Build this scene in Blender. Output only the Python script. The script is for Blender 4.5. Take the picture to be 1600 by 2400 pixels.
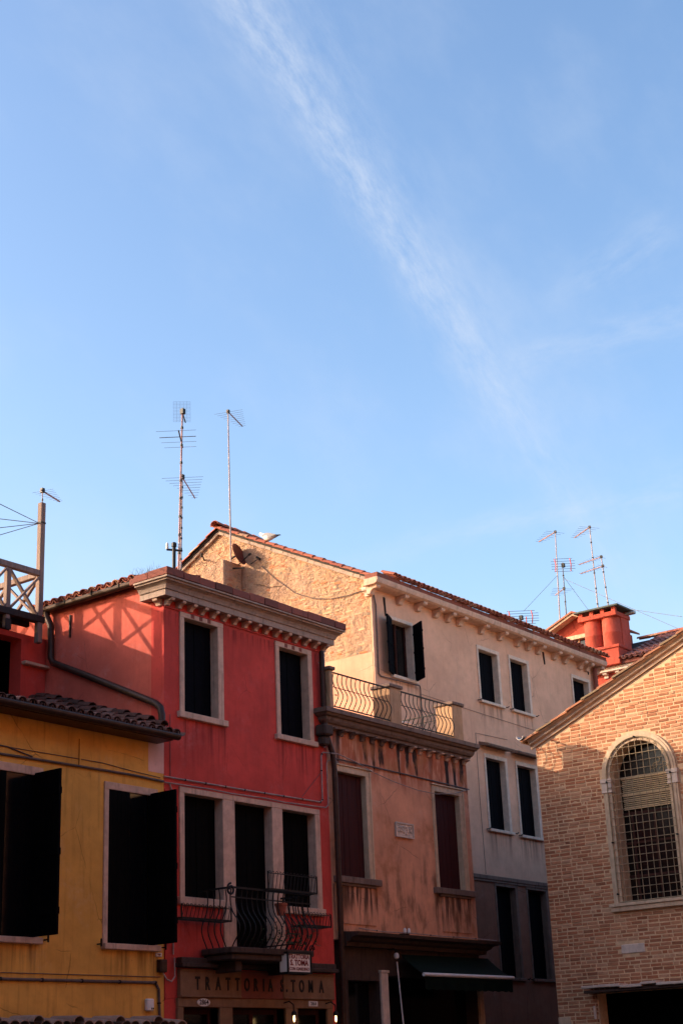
import bpy, bmesh, math, random
from mathutils import Vector, Matrix
from mathutils.geometry import tessellate_polygon
random.seed(7)
for o in list(bpy.data.objects): bpy.data.objects.remove(o)
scene = bpy.context.scene
COL = scene.collection
R = math.radians

# ------------------------------------------------------------------ camera
FPX = 3600.0
yaw, pitch, roll = R(53.5), R(20.19), R(-2.49)
fwd = Vector((math.sin(yaw)*math.cos(pitch), math.cos(yaw)*math.cos(pitch), math.sin(pitch)))
r0 = Vector((math.cos(yaw), -math.sin(yaw), 0)); u0 = r0.cross(fwd)
rgt = r0*math.cos(roll) + u0*math.sin(roll)
upv = -r0*math.sin(roll) + u0*math.cos(roll)
EYE = Vector((0, 0, 1.6))
cam = bpy.data.cameras.new('camera'); camo = bpy.data.objects.new('camera', cam); COL.objects.link(camo)
m = Matrix((rgt, upv, -fwd)).transposed().to_4x4(); m.translation = EYE; camo.matrix_world = m
cam.sensor_fit = 'VERTICAL'; cam.sensor_height = 36; cam.lens = FPX/2400*36; cam.clip_start = .1; cam.clip_end = 3000
scene.camera = camo

# ------------------------------------------------------------------ light
SUN = Vector((-1.0, 1.3, .62)).normalized()
SUN_EL = math.asin(SUN.z); SUN_AZ = math.atan2(-SUN.x, SUN.y)
sl = bpy.data.lights.new('sun', 'SUN'); sl.energy = 2.4; sl.angle = R(.5); sl.color = (1, .80, .60)
so = bpy.data.objects.new('sun', sl); COL.objects.link(so)
so.rotation_euler = SUN.to_track_quat('Z', 'Y').to_euler(); so.location = (0, 0, 40)
scene.view_settings.view_transform = 'Standard'; scene.view_settings.look = 'None'
scene.view_settings.exposure = 1.3; scene.view_settings.gamma = 1.0
scene.view_settings.use_curve_mapping = False

world = bpy.data.worlds.new('World'); scene.world = world; world.use_nodes = True
SKY_STRENGTH = .15

def ray(px, py):
    return fwd + rgt*((px-800)/FPX) - upv*((py-1200)/FPX)
def build_world():
    nt = world.node_tree; N = nt.nodes; L = nt.links; N.clear()
    out = N.new('ShaderNodeOutputWorld'); bg = N.new('ShaderNodeBackground'); bg.inputs[1].default_value = SKY_STRENGTH
    L.new(bg.outputs[0], out.inputs[0])
    sky = N.new('ShaderNodeTexSky'); sky.sky_type = 'NISHITA'; sky.sun_disc = False
    sky.sun_elevation = SUN_EL; sky.sun_rotation = SUN_AZ_SIGN*SUN_AZ
    sky.altitude = 0; sky.air_density = 1.0; sky.dust_density = 2.2; sky.ozone_density = 1.6
    hs = N.new('ShaderNodeHueSaturation'); hs.inputs['Saturation'].default_value = 1.16; hs.inputs['Value'].default_value = 1.0
    gm = N.new('ShaderNodeGamma'); gm.inputs[1].default_value = 1.10; L.new(sky.outputs[0], gm.inputs[0]); tn = N.new('ShaderNodeMix'); tn.data_type = 'RGBA'; tn.blend_type = 'MULTIPLY'; tn.inputs[0].default_value = 1; L.new(gm.outputs[0], tn.inputs[6]); tn.inputs[7].default_value = (1.06, .955, .875, 1); L.new(tn.outputs[2], hs.inputs['Color'])
    tc = N.new('ShaderNodeTexCoord'); d = tc.outputs['Generated']
    def mth(op, a, b=None, c=None):
        n = N.new('ShaderNodeMath'); n.operation = op
        for i, x in enumerate((a, b, c)):
            if x is None: continue
            if isinstance(x, (int, float)): n.inputs[i].default_value = x
            else: L.new(x, n.inputs[i])
        return n.outputs[0]
    def dot(v):
        n = N.new('ShaderNodeVectorMath'); n.operation = 'DOT_PRODUCT'; L.new(d, n.inputs[0]); n.inputs[1].default_value = v
        return n.outputs['Value']
    def noise(scale, detail, vec=None, rough=.6):
        n = N.new('ShaderNodeTexNoise'); n.inputs['Scale'].default_value = scale; n.inputs['Detail'].default_value = detail
        n.inputs['Roughness'].default_value = rough
        L.new(vec if vec is not None else d, n.inputs['Vector']); return n.outputs['Fac']
    def ramp(x, a, b):
        n = N.new('ShaderNodeMapRange'); n.interpolation_type = 'SMOOTHSTEP'
        n.inputs[1].default_value = a; n.inputs[2].default_value = b; L.new(x, n.inputs[0]); return n.outputs[0]
    wob = mth('ADD', mth('MULTIPLY', mth('SUBTRACT', noise(9, 3), .5), .02), mth('MULTIPLY', mth('SUBTRACT', noise(60, 4), .5), .012))
    def trail(p0, p1, wid0, wid1, reach, back, amt, nscale, seed):
        a = ray(*p0).normalized(); b = ray(*p1).normalized()
        n = a.cross(b).normalized(); t = n.cross(a).normalized()
        s = mth('ADD', dot(n), wob); along = dot(t)
        w = mth('MULTIPLY_ADD', along, (wid1-wid0)/max(b.dot(t), 1e-3), wid0)
        w = mth('MAXIMUM', w, .004)
        q = mth('DIVIDE', s, w)
        # sharper on one edge, feathery on the other
        core = mth('POWER', 2.718, mth('MULTIPLY', mth('MULTIPLY', q, q), -1.0))
        cmb = N.new('ShaderNodeCombineXYZ'); L.new(mth('MULTIPLY', dot(n), 3.0), cmb.inputs[0]); L.new(along, cmb.inputs[1]); cmb.inputs[2].default_value = seed
        nz = ramp(noise(nscale, 7, cmb.outputs[0], .68), .28, .78)
        fade = mth('MULTIPLY', ramp(along, reach, reach*.25), ramp(along, back, back*.3+.001))
        facing = ramp(dot(a), .2, .5)
        return mth('MULTIPLY', mth('MULTIPLY', mth('MULTIPLY', core, nz), mth('MULTIPLY', fade, facing)), amt)
    t1 = trail((555, 0), (1020, 700), .017, .013, .50, -.5, .38, 46, 1.3)
    t1b = trail((640, 40), (1290, 1080), .028, .022, .60, -.5, .24, 24, 7.3)
    t2 = trail((1600, 745), (1270, 830), .016, .010, .20, -.3, .26, 20, 3.1)
    t3 = trail((1520, 1155), (950, 1290), .012, .009, .30, -.3, .26, 18, 5.7)
    t4 = trail((1460, 590), (1330, 670), .016, .012, .07, -.05, .20, 28, 9.1)
    map_ = N.new('ShaderNodeMapping'); map_.inputs['Rotation'].default_value = (.4, .3, .9); map_.inputs['Scale'].default_value = (1.2, 5, 4)
    L.new(d, map_.inputs[0])
    veil = mth('MULTIPLY', ramp(noise(2.2, 6, map_.outputs[0], .6), .42, .85), .2)
    tot = t1
    for x in (t1b, t2, t3, t4, veil): tot = mth('ADD', tot, x)
    up = N.new('ShaderNodeSeparateXYZ'); L.new(d, up.inputs[0])
    tot = mth('MINIMUM', mth('MULTIPLY', tot, ramp(up.outputs[2], 0.0, .12)), .85)
    mix = N.new('ShaderNodeMix'); mix.data_type = 'RGBA'; L.new(tot, mix.inputs[0]); L.new(hs.outputs[0], mix.inputs[6])
    mix.inputs[7].default_value = CLOUD
    L.new(mix.outputs[2], bg.inputs[0])
SUN_AZ_SIGN = -1
CLOUD = (2.15, 2.35, 2.7, 1)
build_world()

# ------------------------------------------------------------------ materials
MATS = {}
class NT:
    def __init__(s, name):
        s.m = bpy.data.materials.new(name); s.m.use_nodes = True; s.t = s.m.node_tree; s.N = s.t.nodes; s.L = s.t.links
        s.N.clear(); s.out = s.N.new('ShaderNodeOutputMaterial'); s.b = s.N.new('ShaderNodeBsdfPrincipled')
        s.L.new(s.b.outputs[0], s.out.inputs[0]); MATS[name] = s.m
        s.tc = s.N.new('ShaderNodeNewGeometry').outputs['Position']
    def put(s, sock, v):
        if hasattr(v, 'is_linked') or hasattr(v, 'node'): s.L.new(v, sock)
        elif isinstance(v, (tuple, list)) and len(v) == 3 and len(sock.default_value) == 4: sock.default_value = (*v, 1)
        else: sock.default_value = v
    def math(s, op, a, b=0.0, clamp=False):
        n = s.N.new('ShaderNodeMath'); n.operation = op; n.use_clamp = clamp; s.put(n.inputs[0], a); s.put(n.inputs[1], b); return n.outputs[0]
    def noise(s, scale, detail=4, rough=.55, stretch=None, vec=None, off=None):
        v = vec if vec is not None else s.tc
        if stretch or off:
            mp = s.N.new('ShaderNodeMapping'); s.L.new(v, mp.inputs[0])
            if stretch: mp.inputs['Scale'].default_value = stretch
            if off: mp.inputs['Location'].default_value = off
            v = mp.outputs[0]
        n = s.N.new('ShaderNodeTexNoise'); n.inputs['Scale'].default_value = scale; n.inputs['Detail'].default_value = detail
        n.inputs['Roughness'].default_value = rough; s.L.new(v, n.inputs['Vector']); return n.outputs['Fac']
    def ramp(s, x, a, b):
        n = s.N.new('ShaderNodeMapRange'); n.interpolation_type = 'SMOOTHSTEP'; s.put(n.inputs[0], x)
        n.inputs[1].default_value = a; n.inputs[2].default_value = b; return n.outputs[0]
    def mix(s, f, a, b, mode='MIX'):
        n = s.N.new('ShaderNodeMix'); n.data_type = 'RGBA'; n.blend_type = mode; s.put(n.inputs[0], f); s.put(n.inputs[6], a); s.put(n.inputs[7], b); return n.outputs[2]
    def sep(s, v=None):
        n = s.N.new('ShaderNodeSeparateXYZ'); s.L.new(v if v is not None else s.tc, n.inputs[0]); return n.outputs
    def bump(s, h, strength=.3, dist=.01):
        n = s.N.new('ShaderNodeBump'); n.inputs['Strength'].default_value = strength; n.inputs['Distance'].default_value = dist
        s.L.new(h, n.inputs['Height']); s.L.new(n.outputs[0], s.b.inputs['Normal'])
    def done(s, col, rough=.85, metal=0, spec=.3):
        s.put(s.b.inputs['Base Color'], col); s.put(s.b.inputs['Roughness'], rough); s.b.inputs['Metallic'].default_value = metal
        s.b.inputs['Specular IOR Level'].default_value = spec; return s.m
def sc(c, k): return tuple(x*k for x in c)

def plaster(name, c, dirt=(.1, .06, .04), dirt_amt=.35, lighter=1.12, streak=.35, extra=None, drips=(), fade=.35, crack=.5, rough=1.0):
    s = NT(name)
    big = s.noise(.9, 5, .6); mid = s.noise(5, 6, .65); fine = s.noise(70, 3, .6)
    col = s.mix(s.ramp(big, .3, .7), sc(c, .84), sc(c, lighter))
    col = s.mix(s.math('MULTIPLY', s.ramp(mid, .42, .72), .4), col, sc(c, .72))
    pale = tuple(min(.85, x*.75+.16) for x in c)
    fd = s.math('MULTIPLY', s.ramp(s.noise(1.3, 6, .7, off=(7, 3, 5)), .52, .74), s.ramp(s.noise(11, 5, .7), .35, .65))
    col = s.mix(s.math('MULTIPLY', fd, fade), col, pale)
    st = s.noise(3.0, 6, .65, stretch=(3.2, 3.2, .22))
    col = s.mix(s.math('MULTIPLY', s.ramp(st, .50, .78), streak), col, dirt)
    sp = s.noise(16, 5, .7, off=(4, 2, 1))
    col = s.mix(s.math('MULTIPLY', s.ramp(sp, .60, .72), dirt_amt), col, dirt)
    spot = s.noise(38, 3, .5, off=(1, 8, 2)); col = s.mix(s.math('MULTIPLY', s.ramp(spot, .70, .76), .5), col, sc(dirt, .5))
    # hairline cracks, broken up
    vo = s.N.new('ShaderNodeTexVoronoi'); vo.feature = 'DISTANCE_TO_EDGE'; vo.inputs['Scale'].default_value = .75
    dv = s.N.new('ShaderNodeMix'); dv.data_type = 'VECTOR'; dv.inputs[0].default_value = .12
    nz = s.N.new('ShaderNodeTexNoise'); nz.inputs['Scale'].default_value = 3.0; nz.inputs['Detail'].default_value = 5; s.L.new(s.tc, nz.inputs['Vector'])
    s.L.new(s.tc, dv.inputs[4]); s.L.new(nz.outputs['Color'], dv.inputs[5]); s.L.new(dv.outputs[1], vo.inputs['Vector'])
    ck = s.math('MULTIPLY', s.ramp(vo.outputs['Distance'], .006, .002), s.ramp(s.noise(1.1, 3, .5, off=(3, 3, 8)), .5, .6))
    col = s.mix(s.math('MULTIPLY', ck, crack), col, sc(dirt, .4))
    if drips:
        x, y, z = s.sep(); tot = None; n_ = s.ramp(s.noise(6.0, 5, .65, stretch=(1.5, 1.5, .07), off=(2, 0, 0)), .42, .66)
        for x0, x1, zt, ln in drips:
            mk = s.math('MULTIPLY', s.math('MULTIPLY', s.ramp(x, x0-.05, x0+.04), s.ramp(x, x1+.05, x1-.04)), s.math('MULTIPLY', s.ramp(z, zt+.02, zt-.01), s.ramp(z, zt-ln, zt-.02)))
            tot = mk if tot is None else s.math('ADD', tot, mk)
        col = s.mix(s.math('MULTIPLY', s.math('MULTIPLY', tot, n_), .75), col, sc(dirt, .55))
    if extra: col = extra(s, col)
    h = s.math('ADD', s.math('MULTIPLY', fine, .4), s.math('ADD', s.math('MULTIPLY', mid, .9*rough), s.math('MULTIPLY', ck, -1.0)))
    s.bump(h, min(1, .4*rough), .012*rough)
    return s.done(col, .9)
def stone(name, c, dirt=(.09, .07, .06), amt=.5, scale=6):
    s = NT(name)
    a = s.noise(scale, 6, .65); b = s.noise(scale*6, 4, .6); st = s.noise(4, 5, .65, stretch=(4, 4, .35))
    col = s.mix(s.ramp(a, .3, .75), sc(c, .82), sc(c, 1.1))
    col = s.mix(s.math('MULTIPLY', s.ramp(st, .5, .78), amt), col, dirt)
    col = s.mix(s.math('MULTIPLY', s.ramp(b, .6, .78), amt*.7), col, dirt)
    s.bump(s.math('ADD', a, s.math('MULTIPLY', b, .4)), .4, .01)
    return s.done(col, .85)
def piece(name, c1, c2, dirt=(.04, .03, .025), island=False, amt=.55, hue=None, grime=0):
    """fired clay: tone differs from piece to piece"""
    s = NT(name)
    if island: rnd = s.N.new('ShaderNodeNewGeometry').outputs['Random Per Island']
    else: rnd = s.N.new('ShaderNodeObjectInfo').outputs['Random']
    col = s.mix(rnd, c1, c2)
    if hue:
        r2 = s.math('FRACT', s.math('MULTIPLY', rnd, 7.31)); col = s.mix(s.ramp(r2, .72, .95), col, hue)
    r3 = s.math('FRACT', s.math('MULTIPLY', rnd, 13.7)); col = s.mix(s.math('MULTIPLY', s.ramp(r3, .8, 1.0), .5), col, dirt)
    geo = s.N.new('ShaderNodeNewGeometry').outputs['Position']
    a = s.noise(14, 5, .65, vec=geo); b = s.noise(60, 4, .6, vec=geo); big = s.noise(1.4, 4, .6, vec=geo)
    col = s.mix(s.math('MULTIPLY', s.ramp(a, .5, .75), amt), col, dirt)
    col = s.mix(s.math('MULTIPLY', s.ramp(big, .5, .75), .3), col, sc(c2, 1.15))
    if grime:
        gr = s.ramp(s.noise(.55, 5, .65, vec=geo, off=(3, 6, 2)), .46, .66)
        col = s.mix(s.math('MULTIPLY', gr, grime), col, dirt)
    s.bump(s.math('ADD', a, b), .5, .008)
    return s.done(col, .88)
def simple(name, c, rough=.6, metal=0, var=.25, spec=.3, scale=9):
    s = NT(name); a = s.noise(scale, 5, .6)
    col = s.mix(s.ramp(a, .3, .7), sc(c, 1-var), sc(c, 1+var)); s.bump(s.noise(scale*7, 3), .15, .004)
    return s.done(col, rough, metal, spec)
def wood(name, c, grain='z'):
    s = NT(name); stz = {'z': (14, 14, .7), 'x': (.7, 14, 14)}[grain]
    a = s.noise(2.2, 6, .65, stretch=stz); b = s.noise(3, 3)
    col = s.mix(s.ramp(a, .3, .75), sc(c, .6), sc(c, 1.25)); col = s.mix(s.math('MULTIPLY', b, .4), col, sc(c, .8))
    s.bump(a, .3, .005); return s.done(col, .8)

def peach_extra(s, col):
    x, y, z = s.sep()
    # run-off stains under the terrace slab: fixed dark drips and rusty washes
    wob = s.math('MULTIPLY', s.math('SUBTRACT', s.noise(2.4, 4, .6, stretch=(1, 1, .35)), .5), .42)
    xs = s.math('ADD', x, wob)
    tri = s.math('ABSOLUTE', s.math('SUBTRACT', s.math('FRACT', s.math('MULTIPLY', xs, 1/.298)), .5))
    n1 = s.noise(1.5, 4, .6, stretch=(1.6, 1.6, .25)); n2 = s.noise(7, 5, .6, stretch=(1, 1, .3))
    depth = s.math('ADD', s.math('MULTIPLY', n1, 1.3), 6.76)             # lower end of each drip
    inside = s.ramp(s.math('SUBTRACT', z, depth), 0.0, .14)
    taper = s.math('ADD', .31, s.math('MULTIPLY', s.ramp(z, 7.2, 8.0), -.17))
    drip = s.math('MULTIPLY', s.ramp(s.math('SUBTRACT', tri, taper), .02, .12), inside)
    rust = s.math('MULTIPLY', s.ramp(s.math('SUBTRACT', z, s.math('SUBTRACT', depth, .30)), -.1, .45), s.ramp(n2, .28, .58))
    col = s.mix(s.math('MULTIPLY', rust, .85), col, (.40, .085, .03))
    col = s.mix(s.math('MULTIPLY', s.ramp(s.noise(4, 4, .6, stretch=(1, 1, .25), off=(3, 0, 0)), .5, .7), s.ramp(z, 7.1, 7.6)), col, (.62, .34, .24))
    drip = s.math('MULTIPLY', drip, s.ramp(s.noise(2.1, 3, .5, stretch=(1, 1, .1), off=(8, 0, 0)), .36, .52))
    col = s.mix(s.math('MULTIPLY', drip, .97), col, (.014, .009, .008))
    # dark streaks below the two window sills
    def below(x0, x1):
        m = s.math('MULTIPLY', s.ramp(x, x0-.04, x0+.02), s.ramp(x, x1+.04, x1-.02))
        n = s.ramp(s.noise(6.5, 4, .6, stretch=(1.3, 1.3, .12)), .42, .56)
        return s.math('MULTIPLY', s.math('MULTIPLY', m, n), s.math('MULTIPLY', s.ramp(z, 5.06, 5.02), s.ramp(z, 4.2, 4.85)))
    dk = s.math('ADD', below(23.55, 24.95), below(26.98, 28.32))
    col = s.mix(s.math('MULTIPLY', dk, .9), col, (.03, .012, .008))
    # rusty blotches and grey damp between the windows
    bl = s.ramp(s.noise(1.7, 5, .6, off=(1, 7, 2)), .5, .72)
    col = s.mix(s.math('MULTIPLY', bl, .7), col, (.40, .14, .05))
    dp = s.math('MULTIPLY', s.ramp(s.noise(2.6, 5, .62, stretch=(1.2, 1.2, .45), off=(5, 5, 0)), .46, .7), s.ramp(z, 6.3, 5.2))
    col = s.mix(s.math('MULTIPLY', dp, .85), col, (.17, .08, .04))
    return col
def gable_extra(s, col):
    vo = s.N.new('ShaderNodeTexVoronoi'); vo.feature = 'F1'; vo.inputs['Scale'].default_value = 1
    mp = s.N.new('ShaderNodeMapping'); mp.inputs['Scale'].default_value = (5, 5, 12); s.L.new(s.tc, mp.inputs[0]); s.L.new(mp.outputs[0], vo.inputs['Vector'])
    r = s.sep(vo.outputs['Color'])[0]
    stn = s.mix(s.ramp(r, 0, 1), (.46, .28, .16), (.62, .37, .21))
    stn = s.mix(s.ramp(r, .8, .95), stn, (.46, .16, .07))
    stn = s.mix(s.ramp(r, .18, .05), stn, (.32, .23, .15))
    bare = s.ramp(s.noise(1.6, 5, .65, off=(2, 3, 4)), .42, .56)
    col = s.mix(s.math('MULTIPLY', bare, .8), col, stn)
    gp = s.ramp(s.noise(1.9, 6, .7, off=(6, 1, 9)), .54, .68)
    col = s.mix(s.math('MULTIPLY', gp, .8), col, (.27, .20, .145))
    pit = s.ramp(s.noise(13, 4, .6, stretch=(1, 1, 2.2), off=(0, 4, 1)), .60, .68)
    return s.mix(s.math('MULTIPLY', pit, .85), col, (.13, .075, .04))

plaster('yellow_plaster', (.72, .36, .072), dirt=(.26, .11, .022), dirt_amt=.35, streak=.45, fade=.4, drips=((14.9, 16.2, 3.64, .7), (17.55, 18.8, 3.62, .7)))
plaster('red_plaster', (.55, .060, .044), dirt=(.22, .018, .013), dirt_amt=.4, lighter=1.2, streak=.28, fade=.3, crack=.25, drips=((19.3, 20.55, 7.58, 1.0), (21.95, 23.15, 7.56, 1.0), (19.3, 23.2, 4.4, .8), (18.9, 23.5, 9.45, .35)))
plaster('red_plaster_faded_lit', (.56, .110, .072), dirt=(.34, .05, .035), dirt_amt=.25, lighter=1.2, streak=.4, fade=.5, crack=.3)  # faded, mottled red; also paler, with sunlight put into the side wall's colour
plaster('peach_plaster', (.74, .34, .195), dirt=(.28, .12, .06), dirt_amt=.5, fade=.8, extra=peach_extra)
plaster('beige_plaster', (.72, .42, .28), dirt=(.34, .19, .13), dirt_amt=.2, streak=.3, lighter=1.06, fade=.2, drips=((33.0, 34.1, 10.44, .7), (34.5, 35.65, 10.44, .7), (33.0, 34.1, 7.17, .8), (34.5, 35.6, 7.15, .8), (29.1, 30.2, 10.4, .5)))
plaster('gable_plaster', (.50, .30, .195), dirt=(.22, .135, .08), dirt_amt=.9, fade=.7, crack=.8, rough=4.0, extra=gable_extra)
plaster('pink_plaster', (.62, .32, .21), dirt=(.36, .17, .1), dirt_amt=.3, fade=.5)
plaster('pale_strip', (.70, .42, .36), dirt=(.4, .25, .2), dirt_amt=.15, streak=.1, fade=.1)
plaster('far_red_plaster', (.46, .075, .045), dirt=(.10, .022, .016), dirt_amt=.5, streak=.6, fade=.35, rough=2)
plaster('opposite_plaster', (.20, .075, .04), dirt=(.1, .04, .02))
plaster('hall_side', (.20, .07, .04), dirt=(.1, .04, .02))
stone('stone', (.62, .40, .29)); stone('stone_dark', (.20, .13, .10), dirt=(.02, .014, .012), amt=.8)
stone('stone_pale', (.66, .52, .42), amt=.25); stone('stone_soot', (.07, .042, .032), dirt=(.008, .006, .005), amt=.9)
stone('stone_warm', (.62, .44, .29), dirt=(.15, .08, .03), amt=.45); stone('sign_stone', (.24, .13, .07), dirt=(.16, .06, .02), amt=.6)
stone('paving', (.08, .068, .06), amt=.3, scale=2); stone('mortar', (.72, .47, .27), dirt=(.30, .2, .12), amt=.2, scale=9); stone('stone_rake', (.78, .55, .36), dirt=(.22, .12, .06), amt=.28); stone('stone_cornice', (.40, .29, .23), dirt=(.10, .07, .055), amt=.75)
stone('pillar_stone', (.46, .27, .15), dirt=(.05, .03, .018), amt=.9, scale=4)
piece('tile', (.42, .13, .075), (.28, .075, .048), hue=(.45, .24, .14)); piece('tile_field', (.42, .13, .075), (.28, .075, .048), island=True, hue=(.45, .24, .14))
piece('tile_old', (.075, .030, .022), (.13, .055, .04), dirt=(.012, .009, .008), amt=.7, hue=(.20, .10, .08)); piece('tile_old_field', (.075, .030, .022), (.13, .055, .04), dirt=(.012, .009, .008), island=True, hue=(.2, .1, .08))
piece('slab_clay', (.27, .085, .058), (.19, .06, .045), amt=.5)
piece('tile_far', (.30, .11, .09), (.2, .09, .08), dirt=(.05, .03, .03), hue=(.36, .2, .17)); piece('tile_far_field', (.3, .11, .09), (.2, .09, .08), island=True)
piece('tile_pale', (.46, .30, .22), (.36, .23, .17)); piece('rake_tile', (.20, .085, .045), (.30, .12, .06), hue=(.16, .11, .06))
piece('brick', (.54, .25, .13), (.38, .13, .06), dirt=(.17, .06, .03), grime=.45, amt=.4, hue=(.56, .30, .17)); piece('brick_field', (.54, .25, .13), (.38, .13, .06), dirt=(.17, .06, .03), grime=.45, island=True, amt=.4, hue=(.56, .30, .17))
piece('rubble', (.62, .37, .22), (.34, .23, .15), dirt=(.27, .16, .09), hue=(.48, .16, .07))
simple('shutter_black', (.0025, .0022, .0022), .8, spec=.05); simple('shutter_navy', (.0022, .0022, .0042), .8, spec=.05)
s_ = wood('shutter_maroon', (.048, .0045, .0035)); wood('wood_grey', (.25, .17, .14)); wood('wood_dark', (.03, .02, .017)); wood('wood_red', (.06, .016, .009))
simple('iron', (.010, .0085, .008), .65); simple('iron_pale', (.30, .22, .13), .6); simple('pipe_brown', (.045, .022, .016), .45, .3); simple('zinc', (.30, .27, .26), .45, .5)
simple('mast', (.34, .26, .25), .6, .1); simple('mast_red', (.34, .19, .17), .55); simple('alu', (.13, .13, .15), .6, .2); simple('dark_plastic', (.012, .011, .011), .5)
simple('red_plastic', (.55, .06, .035), .5); simple('dish', (.14, .032, .024), .55); simple('white_paint', (.72, .66, .62), .5, var=.06); simple('cable', (.10, .07, .065), .6); simple('cable_pale', (.33, .24, .21), .6)
simple('glass_dark', (.004, .004, .005), .12, spec=.5, var=.05); simple('void', (.0015, .0014, .0014), .9, spec=.0)
simple('awning', (.0025, .008, .005), .85, spec=.1); simple('feather_white', (.80, .76, .72), .8, var=.04); simple('feather_grey', (.30, .29, .31), .8, var=.1); simple('feather_dark', (.03, .03, .03), .8)
simple('beak', (.6, .3, .03), .5); simple('slate', (.07, .085, .08), .7); simple('timber_pale', (.52, .38, .26), .8); simple('weed', (.10, .11, .04), .8)
simple('blind', (.60, .42, .24), .7, var=.12); simple('letter', (.012, .010, .010), .6); simple('letter_red', (.18, .015, .015), .6); simple('net', (.10, .20, .17), .8); simple('leaf', (.03, .05, .015), .7)
def emit(name, c, k):
    s = NT(name); s.b.inputs['Emission Color'].default_value = (*c, 1); s.b.inputs['Emission Strength'].default_value = k; return s.done(c, .5)
emit('bulb', (1, .62, .25), 3)
emit('sign_glass', (.75, .62, .56), .012)

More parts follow.
